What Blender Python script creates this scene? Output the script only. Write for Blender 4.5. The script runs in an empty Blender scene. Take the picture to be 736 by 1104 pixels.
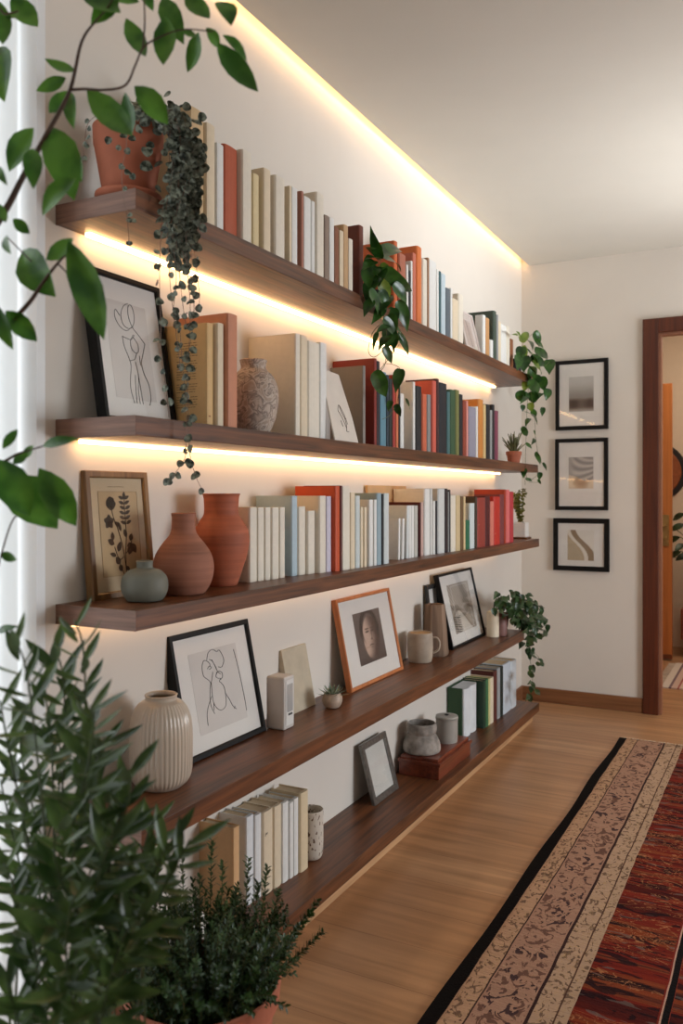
import bpy, bmesh, math, random
from mathutils import Vector, Matrix
from math import sin, cos, pi, radians as rad
random.seed(7)
S = bpy.context.scene
C = S.collection

# ------------------------------------------------------------------ camera, world, lights, exposure
FPX = 905.0; HY = 534.0; A = math.atan((843 - 368) / FPX)
CAM = Vector((1.375, 0.0, 1.213)); YE = 4.926
FW = Vector((-sin(A), cos(A), 0)); RT = Vector((cos(A), sin(A), 0)); UP = Vector((0, 0, 1))
cd = bpy.data.cameras.new('camera'); cam = bpy.data.objects.new('camera', cd); C.objects.link(cam)
cam.location = CAM; cam.rotation_euler = (pi / 2, 0, A)
cd.sensor_fit = 'HORIZONTAL'; cd.sensor_width = 24.0; cd.lens = 24.0 * FPX / 736
cd.shift_y = (HY - 552) / 736 ; cd.clip_start = 0.02
cd.dof.use_dof = True; cd.dof.focus_distance = 2.6; cd.dof.aperture_fstop = 5.0
S.camera = cam

def lin(c):
    return tuple(((v / 255) / 12.92 if v / 255 <= 0.04045 else ((v / 255 + 0.055) / 1.055) ** 2.4) for v in c)

w = bpy.data.worlds.new('world'); S.world = w; w.use_nodes = True
w.node_tree.nodes['Background'].inputs[0].default_value = (0.86, 0.94, 1.0, 1)
w.node_tree.nodes['Background'].inputs[1].default_value = 0.5

def area(name, loc, target, sx, sy, power, col, spread=pi):
    l = bpy.data.lights.new(name, 'AREA'); l.shape = 'RECTANGLE'; l.size = sx; l.size_y = sy
    l.energy = power; l.color = col; l.spread = spread
    o = bpy.data.objects.new(name, l); C.objects.link(o); o.location = loc
    o.rotation_euler = (Vector(target) - Vector(loc)).to_track_quat('-Z', 'Y').to_euler()
    return o
area('window_daylight_right', (3.62, 3.2, 1.12), (0, 2.8, 0.6), 1.2, 1.0, 82, (0.90, 0.945, 1.0))
area('window_daylight_bounce', (3.60, 3.9, 0.9), (1.35, 3.8, 2.6), 1.2, 0.4, 22, (0.93, 0.97, 1.0), rad(55))
area('window_daylight_back', (1.9, -2.35, 1.5), (1.2, 2.5, 1.1), 2.6, 1.7, 1.5, (0.88, 0.94, 1.0))
area('window_daylight_left', (-0.45, 0.60, 1.25), (1.4, 0.75, 1.1), 1.6, 2.3, 42, (0.93, 0.97, 1.0))
area('far_room_light', (1.3, 6.0, 2.5), (0.9, 6.3, 0.0), 1.2, 1.2, 24, (1.0, 0.86, 0.70))
S.view_settings.view_transform = 'Standard'; S.view_settings.look = 'None'
S.view_settings.gamma = 1.0; S.view_settings.exposure = -0.38
S.view_settings.use_curve_mapping = False

# ------------------------------------------------------------------ where a point of the photograph lies in the room
def ray(px, py): return FW + RT * ((px - 368) / FPX) + UP * ((HY - py) / FPX)
def onx(px, py, X): d = ray(px, py); return CAM + d * ((X - CAM.x) / d.x)
def ony(px, py, Y): d = ray(px, py); return CAM + d * ((Y - CAM.y) / d.y)
def onz(px, py, Z): d = ray(px, py); return CAM + d * ((Z - CAM.z) / d.z)
def atd(px, py, D): return CAM + ray(px, py) * D
def depth(p): return (Vector(p) - CAM).dot(FW)

# ------------------------------------------------------------------ materials
MATS = {}
def nt(m): m.use_nodes = True; return m.node_tree.nodes, m.node_tree.links
def mat(name, rgb, rough=0.6, var=0.06, scale=20, bump=0.0, metal=0.0, bscale=None, stretch=None, coat=0.0, spec=0.5):
    if name in MATS: return MATS[name]
    m = bpy.data.materials.new(name); n, l = nt(m); b = n['Principled BSDF']
    c = lin(rgb); b.inputs['Roughness'].default_value = rough; b.inputs['Metallic'].default_value = metal
    b.inputs['Coat Weight'].default_value = coat; b.inputs['Specular IOR Level'].default_value = spec
    tc = n.new('ShaderNodeTexCoord'); mp = n.new('ShaderNodeMapping'); l.new(tc.outputs['Object'], mp.inputs[0])
    if stretch: mp.inputs['Scale'].default_value = stretch
    nz = n.new('ShaderNodeTexNoise'); nz.inputs['Scale'].default_value = scale; nz.inputs['Detail'].default_value = 5
    l.new(mp.outputs[0], nz.inputs['Vector'])
    r = n.new('ShaderNodeValToRGB'); e = r.color_ramp.elements
    e[0].position = 0.3; e[1].position = 0.7
    e[0].color = (*[max(0, v * (1 - var * 2)) for v in c], 1); e[1].color = (*[min(1, v * (1 + var * 2)) for v in c], 1)
    l.new(nz.outputs['Fac'], r.inputs[0]); l.new(r.outputs[0], b.inputs['Base Color'])
    if bump:
        bp = n.new('ShaderNodeBump'); bp.inputs['Strength'].default_value = bump; bp.inputs['Distance'].default_value = 0.002
        n2 = n.new('ShaderNodeTexNoise'); n2.inputs['Scale'].default_value = bscale or scale * 4; n2.inputs['Detail'].default_value = 4
        l.new(mp.outputs[0], n2.inputs['Vector'])
        l.new(n2.outputs['Fac'], bp.inputs['Height']); l.new(bp.outputs[0], b.inputs['Normal'])
    MATS[name] = m; return m

def wood(name, dark, light, axis='y', rough=0.4, fine=90, long=2.0, coat=0.0):
    m = bpy.data.materials.new(name); n, l = nt(m); b = n['Principled BSDF']; b.inputs['Roughness'].default_value = rough
    b.inputs['Coat Weight'].default_value = coat
    tc = n.new('ShaderNodeTexCoord'); mp = n.new('ShaderNodeMapping'); l.new(tc.outputs['Object'], mp.inputs[0])
    sc = {'y': (1, 0.045, 1), 'x': (0.045, 1, 1), 'z': (1, 1, 0.045)}[axis]; mp.inputs['Scale'].default_value = sc
    n1 = n.new('ShaderNodeTexNoise'); n1.inputs['Scale'].default_value = fine; n1.inputs['Detail'].default_value = 6; n1.inputs['Distortion'].default_value = 0.6
    n2 = n.new('ShaderNodeTexNoise'); n2.inputs['Scale'].default_value = fine * 0.13; n2.inputs['Detail'].default_value = 3; n2.inputs['Distortion'].default_value = 1.5
    l.new(mp.outputs[0], n1.inputs['Vector']); l.new(mp.outputs[0], n2.inputs['Vector'])
    mx = n.new('ShaderNodeMath'); mx.operation = 'MULTIPLY_ADD'; mx.inputs[1].default_value = 0.55
    ml = n.new('ShaderNodeMath'); ml.operation = 'MULTIPLY'; ml.inputs[1].default_value = 0.45
    l.new(n2.outputs['Fac'], ml.inputs[0]); l.new(n1.outputs['Fac'], mx.inputs[0]); l.new(ml.outputs[0], mx.inputs[2])
    r = n.new('ShaderNodeValToRGB'); e = r.color_ramp.elements; e[0].position = 0.36; e[1].position = 0.62
    e[0].color = (*lin(dark), 1); e[1].color = (*lin(light), 1)
    l.new(mx.outputs[0], r.inputs[0]); l.new(r.outputs[0], b.inputs['Base Color'])
    bp = n.new('ShaderNodeBump'); bp.inputs['Strength'].default_value = 0.08; bp.inputs['Distance'].default_value = 0.001
    l.new(n1.outputs['Fac'], bp.inputs['Height']); l.new(bp.outputs[0], b.inputs['Normal'])
    return m

def emit(name, rgb, s):
    m = bpy.data.materials.new(name); n, l = nt(m); b = n['Principled BSDF']
    b.inputs['Base Color'].default_value = (*rgb, 1); b.inputs['Emission Color'].default_value = (*rgb, 1); b.inputs['Emission Strength'].default_value = s
    return m

def leafmat(name, c1, c2, rough=0.35, trans=0.25, back=None, sc=25):
    m = bpy.data.materials.new(name); n, l = nt(m); b = n['Principled BSDF']; b.inputs['Roughness'].default_value = rough
    tc = n.new('ShaderNodeTexCoord'); nz = n.new('ShaderNodeTexNoise'); nz.inputs['Scale'].default_value = sc
    l.new(tc.outputs['Object'], nz.inputs['Vector'])
    r = n.new('ShaderNodeValToRGB'); e = r.color_ramp.elements; e[0].position = 0.38; e[1].position = 0.62
    e[0].color = (*lin(c1), 1); e[1].color = (*lin(c2), 1); l.new(nz.outputs['Fac'], r.inputs[0])
    col = r.outputs[0]
    if back:
        g = n.new('ShaderNodeNewGeometry'); mi = n.new('ShaderNodeMix'); mi.data_type = 'RGBA'
        l.new(g.outputs['Backfacing'], mi.inputs[0]); l.new(col, mi.inputs[6]); mi.inputs[7].default_value = (*lin(back), 1); col = mi.outputs[2]
    l.new(col, b.inputs['Base Color'])
    t = n.new('ShaderNodeBsdfTranslucent'); l.new(col, t.inputs[0])
    ms = n.new('ShaderNodeMixShader'); ms.inputs[0].default_value = trans
    l.new(b.outputs[0], ms.inputs[1]); l.new(t.outputs[0], ms.inputs[2]); l.new(ms.outputs[0], n['Material Output'].inputs[0])
    return m

def glassmat():
    m = bpy.data.materials.new('picture_glass'); n, l = nt(m); n.remove(n['Principled BSDF'])
    t = n.new('ShaderNodeBsdfTransparent'); g = n.new('ShaderNodeBsdfGlossy'); g.inputs['Roughness'].default_value = 0.04
    lw = n.new('ShaderNodeLayerWeight'); lw.inputs[0].default_value = 0.5; pw = n.new('ShaderNodeMath'); pw.operation = 'POWER'; pw.inputs[1].default_value = 4; l.new(lw.outputs['Facing'], pw.inputs[0]); f = n.new('ShaderNodeMath'); f.operation = 'MULTIPLY_ADD'; f.inputs[1].default_value = .6; f.inputs[2].default_value = .025; l.new(pw.outputs[0], f.inputs[0])
    ms = n.new('ShaderNodeMixShader'); l.new(f.outputs[0], ms.inputs[0]); l.new(t.outputs[0], ms.inputs[1]); l.new(g.outputs[0], ms.inputs[2])
    l.new(ms.outputs[0], n['Material Output'].inputs[0]); return m
GLASS = glassmat()

def printmat():
    m = bpy.data.materials.new('printed_paper'); n, l = nt(m); b = n['Principled BSDF']; b.inputs['Roughness'].default_value = 0.75
    a = n.new('ShaderNodeAttribute'); a.attribute_name = 'ink'; l.new(a.outputs['Color'], b.inputs['Base Color']); return m
PRINT = printmat()

WALL = mat('wall_paint', (223, 216, 206), 0.85, 0.012, 3, 0.05, bscale=220)
CEIL = mat('ceiling_paint', (208, 202, 190), 0.9, 0.01, 3)
WALNUT = wood('walnut_long', (56, 31, 16), (120, 71, 40), 'y', 0.38, 90)
WALNUT_END = wood('walnut_end', (92, 64, 50), (144, 106, 88), 'x', 0.5, 120)  # shelf ends: paler than the boards, with daylight put into the colour
PALEWOOD = wood('pale_plinth_wood', (176, 132, 92), (204, 162, 118), 'y', 0.5, 60)
REDWOOD = wood('door_casing_wood', (66, 26, 10), (98, 44, 20), 'z', 0.4, 70)
BASEWOOD = wood('baseboard_wood', (112, 70, 42), (146, 98, 62), 'x', 0.45, 70)
DOORWOOD = wood('honey_door_wood', (176, 100, 44), (202, 124, 62), 'z', 0.4, 50)
BLACK = mat('black_frame_paint', (13, 12, 12), 0.5, 0.1, spec=.25)
MATB = mat('mat_board', (226, 222, 216), 0.8, 0.01)
LED = emit('led_warm', (1.0, 0.66, 0.33), 11.0)
LED_COVE = emit('led_cove_warm', (1.0, 0.68, 0.36), 9.0)
TERRA = mat('terracotta', (176, 102, 74), 0.75, 0.08, 9, 0.15)
SOIL = mat('potting_soil', (40, 30, 24), 0.95, 0.3, 60, 0.6)
STEM = mat('green_stem', (88, 92, 48), 0.6, 0.1)
BARK = mat('brown_stem', (70, 48, 34), 0.7, 0.15)

# ------------------------------------------------------------------ mesh helpers
def obj(name, bm, m, parent=None, smooth=False, loc=None, bevel=0.0, mats=None):
    me = bpy.data.meshes.new(name); bm.normal_update(); bm.to_mesh(me); bm.free()
    o = bpy.data.objects.new(name, me); C.objects.link(o)
    for mm in (mats or [m]): me.materials.append(mm)
    if smooth:
        for p in me.polygons: p.use_smooth = True
    if parent: o.parent = parent
    if loc is not None: o.location = loc
    if bevel:
        b = o.modifiers.new('bevel', 'BEVEL'); b.width = bevel; b.segments = 2; b.limit_method = 'ANGLE'
    return o
def tag(o, label=None, cat=None, group=None, kind=None):
    if label: o['label'] = label
    if cat: o['category'] = cat
    if group: o['group'] = group
    if kind: o['kind'] = kind
    return o
def thing(name, label, cat, loc=(0, 0, 0), rotz=0, group=None):
    o = bpy.data.objects.new(name, None); o.empty_display_size = 0.03; C.objects.link(o); o.location = loc; o.rotation_euler = (0, 0, rotz)
    return tag(o, label, cat, group)
def box(bm, x0, x1, y0, y1, z0, z1, mi=0):
    v = [bm.verts.new(p) for p in [(x0,y0,z0),(x1,y0,z0),(x1,y1,z0),(x0,y1,z0),(x0,y0,z1),(x1,y0,z1),(x1,y1,z1),(x0,y1,z1)]]
    for f in [(3,2,1,0),(4,5,6,7),(0,1,5,4),(1,2,6,5),(2,3,7,6),(3,0,4,7)]:
        bm.faces.new([v[i] for i in f]).material_index = mi
    return v
def B(): return bmesh.new()
def bx(*a): bm = B(); box(bm, *a); return bm
def extrude(bm, pts, z0, z1):
    a = [bm.verts.new((p[0], p[1], z0)) for p in pts]; b = [bm.verts.new((p[0], p[1], z1)) for p in pts]; n = len(pts)
    bm.faces.new(a[::-1]); bm.faces.new(b)
    for i in range(n): bm.faces.new([a[i], a[(i+1)%n], b[(i+1)%n], b[i]])
def lathe(prof, seg=40, cx=0, cy=0, ribs=0, amp=0, rz=None, sq=None):
    """profile of (radius, z) from the bottom centre up and back into the opening"""
    bm = B(); rings = []
    for r, z in prof:
        ring = []
        for k in range(seg):
            a = 2 * pi * k / seg; rr = r
            if ribs and rz and rz[0] < z < rz[1]: rr = r * (1 + amp * (abs(cos(a * ribs / 2)) - 0.5))
            ring.append(bm.verts.new((cx + rr * cos(a), cy + rr * sin(a), z)))
        rings.append(ring)
    for i in range(len(rings) - 1):
        for k in range(seg):
            bm.faces.new([rings[i][k], rings[i][(k+1)%seg], rings[i+1][(k+1)%seg], rings[i+1][k]])
    bm.faces.new(rings[0][::-1]); bm.faces.new(rings[-1])
    return bm
def hollow(outer, wall=0.004, deep=0.6):
    """closed profile of a vessel: outside up, lip, inside down"""
    top = outer[-1]; inn = []
    zmin = outer[0][1] + (top[1] - outer[0][1]) * (1 - deep)
    for r, z in reversed(outer):
        if z >= zmin and r > wall * 1.5: inn.append((r - wall, z if z != top[1] else z - 0.0005))
    inn.append((0.001, max(zmin, inn[-1][1] - 0.001)))
    return [(0.001, outer[0][1])] + outer + [(top[0] - wall * 0.5, top[1] + wall * 0.4)] + inn
def smoothprof(pts, n=5):
    out = []
    for i in range(len(pts) - 1):
        p0 = pts[max(0, i-1)]; p1 = pts[i]; p2 = pts[i+1]; p3 = pts[min(len(pts)-1, i+2)]
        for k in range(n):
            t = k / n
            out.append(tuple(0.5 * ((2*p1[j]) + (-p0[j]+p2[j])*t + (2*p0[j]-5*p1[j]+4*p2[j]-p3[j])*t*t + (-p0[j]+3*p1[j]-3*p2[j]+p3[j])*t**3) for j in range(len(p1))))
    out.append(tuple(pts[-1])); return out
def tube(bm, pts, r, seg=6, r1=None, mi=0):
    pts = [Vector(p) for p in pts]; prev = None; n = len(pts)
    for i, p in enumerate(pts):
        d = (pts[min(i+1, n-1)] - pts[max(i-1, 0)]).normalized()
        u = d.orthogonal().normalized() if i == 0 else (u - d * u.dot(d)).normalized()
        v = d.cross(u); rr = r if r1 is None else r + (r1 - r) * i / (n - 1)
        ring = [bm.verts.new(p + (u * cos(2*pi*k/seg) + v * sin(2*pi*k/seg)) * rr) for k in range(seg)]
        if prev:
            for k in range(seg): bm.faces.new([prev[k], prev[(k+1)%seg], ring[(k+1)%seg], ring[k]]).material_index = mi
        else: bm.faces.new(ring[::-1]).material_index = mi
        prev = ring
    bm.faces.new(prev).material_index = mi
SHAPES = {
 'ellipse': [(0, .05), (.12, .5), (.3, .92), (.5, 1), (.7, .8), (.87, .42), (1, .02)],
 'narrow': [(0, .12), (.15, .6), (.35, .95), (.55, 1), (.78, .62), (.92, .25), (1, .02)],
 'heart': [(-.1, .5), (0, .85), (.18, 1), (.4, .95), (.62, .68), (.82, .32), (1, .02)],
 'round': [(-.05, .35), (.05, .8), (.3, 1), (.55, .98), (.78, .72), (.93, .38), (1, .05)],
}
def leaf(bm, base, tip, nrm, width, shape='ellipse', droop=0.12, fold=0.25):
    base = Vector(base); tip = Vector(tip); d = tip - base; L = d.length; d.normalize()
    nrm = Vector(nrm); nrm = (nrm - d * nrm.dot(d))
    nrm = nrm.normalized() if nrm.length > 1e-6 else d.orthogonal().normalized()
    s = d.cross(nrm).normalized(); prev = None
    for t, wd in SHAPES[shape]:
        h = wd * width / 2; c = base + d * (t * L) + nrm * (droop * L * 4 * t * (1 - t) if t > 0 else 0)
        row = [bm.verts.new(c - s * h + nrm * h * fold), bm.verts.new(c - s * h * .5 + nrm * h * fold * .35), bm.verts.new(c),
               bm.verts.new(c + s * h * .5 + nrm * h * fold * .35), bm.verts.new(c + s * h + nrm * h * fold)]
        if prev:
            for k in range(4): bm.faces.new([prev[k], prev[k+1], row[k+1], row[k]])
        prev = row
def struct(name, bm, m, parent=None, **k):
    o = obj(name, bm, m, parent, **k); o['kind'] = 'structure'; return o

# ------------------------------------------------------------------ the room
# floor of boards running across the room
def floormat():
    m = bpy.data.materials.new('oak_floor'); n, l = nt(m); b = n['Principled BSDF']; b.inputs['Roughness'].default_value = 0.34
    tc = n.new('ShaderNodeTexCoord')
    br = n.new('ShaderNodeTexBrick'); br.inputs['Scale'].default_value = 1.0; br.inputs['Brick Width'].default_value = 2.2; br.inputs['Row Height'].default_value = 0.19
    br.inputs['Mortar Size'].default_value = 0.0012; br.inputs['Mortar Smooth'].default_value = 0.3; br.inputs['Bias'].default_value = 0
    br.inputs['Color1'].default_value = (*lin((176, 128, 88)), 1); br.inputs['Color2'].default_value = (*lin((188, 142, 102)), 1); br.inputs['Mortar'].default_value = (*lin((142, 98, 66)), 1)
    l.new(tc.outputs['Object'], br.inputs['Vector'])
    mp = n.new('ShaderNodeMapping'); mp.inputs['Scale'].default_value = (0.07, 1, 1); l.new(tc.outputs['Object'], mp.inputs[0])
    nz = n.new('ShaderNodeTexNoise'); nz.inputs['Scale'].default_value = 26; nz.inputs['Detail'].default_value = 7; nz.inputs['Distortion'].default_value = 0.5
    l.new(mp.outputs[0], nz.inputs['Vector'])
    r = n.new('ShaderNodeValToRGB'); e = r.color_ramp.elements; e[0].position = 0.3; e[1].position = 0.7
    e[0].color = (0.70, 0.67, 0.64, 1); e[1].color = (1.12, 1.12, 1.12, 1); l.new(nz.outputs['Fac'], r.inputs[0])
    mi = n.new('ShaderNodeMix'); mi.data_type = 'RGBA'; mi.blend_type = 'MULTIPLY'; mi.inputs[0].default_value = 1
    l.new(br.outputs[0], mi.inputs[6]); l.new(r.outputs[0], mi.inputs[7]); l.new(mi.outputs[2], b.inputs['Base Color'])
    return m
FLOOR = floormat()
struct('floor', bx(-0.7, 3.7, -2.4, 7.6, -0.1, 0), FLOOR)
ZC = 2.575
bm = B(); box(bm, 0.045, 3.7, -2.4, YE, ZC, ZC + 0.14); struct('ceiling', bm, CEIL)
bm = B(); box(bm, -0.15, 3.7, -2.4, YE, ZC + 0.14, ZC + 0.24); struct('ceiling_upper', bm, CEIL)
# wall_left with a floor-length window opening next to the shelves
WY0, WY1, WZ0, WZ1 = -0.35, 1.205, 0.06, 2.42
bm = B()
box(bm, -0.15, 0, -2.4, WY0, 0, ZC + 0.14); box(bm, -0.15, 0, WY1, YE, 0, ZC + 0.14)
box(bm, -0.15, 0, WY0, WY1, 0, WZ0); box(bm, -0.15, 0, WY0, WY1, WZ1, ZC + 0.14)
struct('wall_left', bm, WALL)
DX0, DX1, DZ = 0.766, 1.60, 2.115
bm = B()
box(bm, -0.15, DX0, YE, YE + 0.06, 0, ZC + 0.24); box(bm, DX1, 3.7, YE, YE + 0.06, 0, ZC + 0.24); box(bm, DX0, DX1, YE, YE + 0.06, DZ, ZC + 0.24)
struct('wall_end', bm, WALL)
bm = B(); box(bm, 3.7, 3.8, -2.4, 2.1, 0, ZC + .24); box(bm, 3.7, 3.8, 4.5, 7.6, 0, ZC + .24); box(bm, 3.7, 3.8, 2.1, 4.5, 0, .45); box(bm, 3.7, 3.8, 2.1, 4.5, 2.4, ZC + .24)
struct('wall_right', bm, WALL)
bm = B(); box(bm, -0.15, 0.5, -2.5, -2.4, 0, ZC + .24); box(bm, 3.3, 3.8, -2.5, -2.4, 0, ZC + .24); box(bm, .5, 3.3, -2.5, -2.4, 0, .5); box(bm, .5, 3.3, -2.5, -2.4, 2.4, ZC + .24)
struct('wall_back', bm, WALL)
WHITE = mat('white_window_paint', (232, 234, 234), 0.5, 0.01)
bm = B()
for y in (WY0, (WY0 + WY1) / 2 - .025, WY1 - .05): box(bm, -0.12, -0.06, y, y + .05, WZ0, WZ1)
for z in (WZ0, WZ1 - .05): box(bm, -0.12, -0.06, WY0, WY1, z, z + .05)
win = struct('window_1', bm, WHITE)
struct('pane', bx(-0.093, -0.088, WY0 + .05, WY1 - .05, WZ0 + .05, WZ1 - .05), GLASS, win)
bm = B(); box(bm, 3.7, 3.76, 2.1, 2.16, .45, 2.4); box(bm, 3.7, 3.76, 4.44, 4.5, .45, 2.4); box(bm, 3.7, 3.76, 3.27, 3.33, .45, 2.4); box(bm, 3.7, 3.76, 2.1, 4.5, .45, .51); box(bm, 3.7, 3.76, 2.1, 4.5, 2.34, 2.4)
struct('window_2', bm, WHITE)
struct('trim_2', bx(0, .018, 1.215, 1.262, 0, 2.47), WHITE, bevel=.003)
struct('baseboard_end', bx(0.0, 0.688, YE - 0.016, YE, 0, 0.082), BASEWOOD, bevel=0.003)
struct('baseboard_left', bx(0.0, 0.014, 4.49, YE - 0.016, 0, 0.082), mat('baseboard_wood_side', (128, 84, 54), .45, .1, 30, stretch=(1, .05, 1)), bevel=0.003)
# doorway: casing and jamb
bm = B()
box(bm, 0.688, DX0 + .004, YE - 0.022, YE, 0, 2.19); box(bm, DX1 - .004, DX1 + .074, YE - .022, YE, 0, 2.19); box(bm, DX0 + .004, DX1 - .004, YE - .022, YE, DZ - .004, 2.19)
d1 = struct('door_1', bm, REDWOOD, bevel=0.003)
bm = B(); box(bm, DX0, DX0 + .018, YE, YE + .06, 0, DZ); box(bm, DX1 - .018, DX1, YE, YE + .06, 0, DZ); box(bm, DX0 + .018, DX1 - .018, YE, YE + .06, DZ - .018, DZ)
struct('jamb', bm, mat('door_jamb', (150, 100, 74), .5, .05, 20), d1)
# room beyond
FARW = mat('far_room_paint', (232, 212, 186), .85, .01)
bm = B(); box(bm, -0.7, 3.7, 7.2, 7.3, 0, 2.9); struct('wall_far', bm, FARW)
bm = B(); box(bm, -0.8, -0.7, YE, 7.3, 0, 2.9); struct('wall_far_side', bm, FARW)
bm = B(); box(bm, -0.8, 3.8, YE + .06, 7.3, 2.83, 2.93); struct('ceiling_far', bm, FARW)
d2 = struct('door_2', bx(-0.14, 0.66, 6.57, 6.61, 0.012, 2.035), DOORWOOD, bevel=0.002)
bm = B(); box(bm, -0.14, 0.66, 6.562, 6.57, 0.012, 0.045); struct('kick_rail', bm, mat('kick_rail', (120, 62, 30), .5, .1), d2)
BRASS = mat('aged_brass', (168, 140, 92), .35, .1, metal=.8)
bm = B(); box(bm, .592, .640, 6.563, 6.57, .84, 1.07); tube(bm, [(.616, 6.563, .99), (.616, 6.52, .99)], .009, 10); tube(bm, [(.616, 6.52, .99), (.52, 6.518, .985)], .008, 10); tube(bm, [(.616, 6.566, .90), (.616, 6.545, .90)], .012, 10)
obj('door_handle', bm, BRASS, d2, bevel=.002)

# ------------------------------------------------------------------ shelves
SH = {1: (1.791, 1.833, 4.38, .221), 2: (1.334, 1.375, 4.46, .220), 3: (.938, .980, 4.48, .221), 4: (.492, .540, 4.13, .236), 5: (.055, .100, 4.48, .221)}
Y0 = 1.305
labs = {1: 'topmost floating walnut shelf carrying the terracotta pot and a long row of pale books',
        2: 'second walnut wall shelf from the top, with the nude line drawing at its near end',
        3: 'middle walnut wall shelf carrying three clay vases and a row of books',
        4: 'fourth walnut wall shelf from the top, carrying the ribbed vase and leaning frames',
        5: 'lowest walnut shelf just above the floor on a pale wood plinth'}
for k, (z0, z1, y1, d) in SH.items():
    sh = thing('wall_shelf', labs[k], 'shelf', (0, Y0, z0), 0, 'floating walnut wall shelves')
    h = z1 - z0
    bm = B(); box(bm, 0, d, 0.0022, y1 - Y0, 0, h); obj('board', bm, WALNUT, sh, bevel=.0015)
    bm = B(); box(bm, 0, d, 0, 0.0022, 0, h); obj('end_panel', bm, WALNUT_END, sh)
    if k <= 3:
        s0 = {1: .07, 2: .05, 3: .03}[k]
        bm = B(); box(bm, 0.016, 0.030, s0, y1 - Y0 - .06, -.008, 0); obj('led_strip', bm, emit('led_warm_%d' % k, (1.0, .58, .25), {1: 18, 2: 14, 3: 7}[k]), sh)
    if k == 5:
        bm = B(); box(bm, 0, .188, .0, y1 - Y0 - .005, -z0, 0); obj('plinth', bm, PALEWOOD, sh)
bm = B(); box(bm, .038, .0448, -1.0, 4.90, ZC + .022, ZC + .036); o = struct('cove_led_strip', bm, emit('cove_led', (1.0, .62, .30), 15));  # glowing LED strip tucked unseen in the ceiling cove, lighting the wall

# curtain
def curtainmat():
    m = bpy.data.materials.new('sheer_curtain'); n, l = nt(m); b = n['Principled BSDF']; b.inputs['Base Color'].default_value = (.92, .94, .95, 1); b.inputs['Roughness'].default_value = .9
    t = n.new('ShaderNodeBsdfTranslucent'); t.inputs[0].default_value = (.93, .96, .97, 1)
    tr = n.new('ShaderNodeBsdfTransparent')
    ms = n.new('ShaderNodeMixShader'); ms.inputs[0].default_value = .6; l.new(b.outputs[0], ms.inputs[1]); l.new(t.outputs[0], ms.inputs[2])
    m2 = n.new('ShaderNodeMixShader'); m2.inputs[0].default_value = .15; l.new(ms.outputs[0], m2.inputs[1]); l.new(tr.outputs[0], m2.inputs[2])
    l.new(m2.outputs[0], n['Material Output'].inputs[0]); return m
def curtain(name, y0, y1, x, folds, amp, z0, z1, label, parent=None):
    bm = B(); n = 160; rows = [z0, z0 + (z1 - z0) * .33, z0 + (z1 - z0) * .66, z1]; prev = None
    for j, z in enumerate(rows):
        row = []
        for i in range(n + 1):
            t = i / n; ph = t * folds * 2 * pi
            row.append(bm.verts.new((x + amp * (sin(ph) + .3 * sin(2.3 * ph + j * .3)), y0 + (y1 - y0) * t + amp * .3 * cos(ph), z)))
        if prev:
            for i in range(n): bm.faces.new([prev[i], prev[i+1], row[i+1], row[i]])
        prev = row
    return obj(name, bm, curtainmat(), parent, smooth=True)
c = thing('curtain', 'sheer white curtain hanging in folds beside the bright window', 'curtain', (0, 0, 0))
curtain('curtain_panel', .72, 1.200, .050, 7, .014, .01, 2.5, '', c)
bm = B(); tube(bm, [(.050, -.45, 2.505), (.050, 1.235, 2.505)], .009, 10); box(bm, 0.0005, .050, 1.19, 1.20, 2.498, 2.512); box(bm, 0.0005, .050, -.3, -.29, 2.498, 2.512); obj('curtain_rod', bm, WHITE, c)

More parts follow.
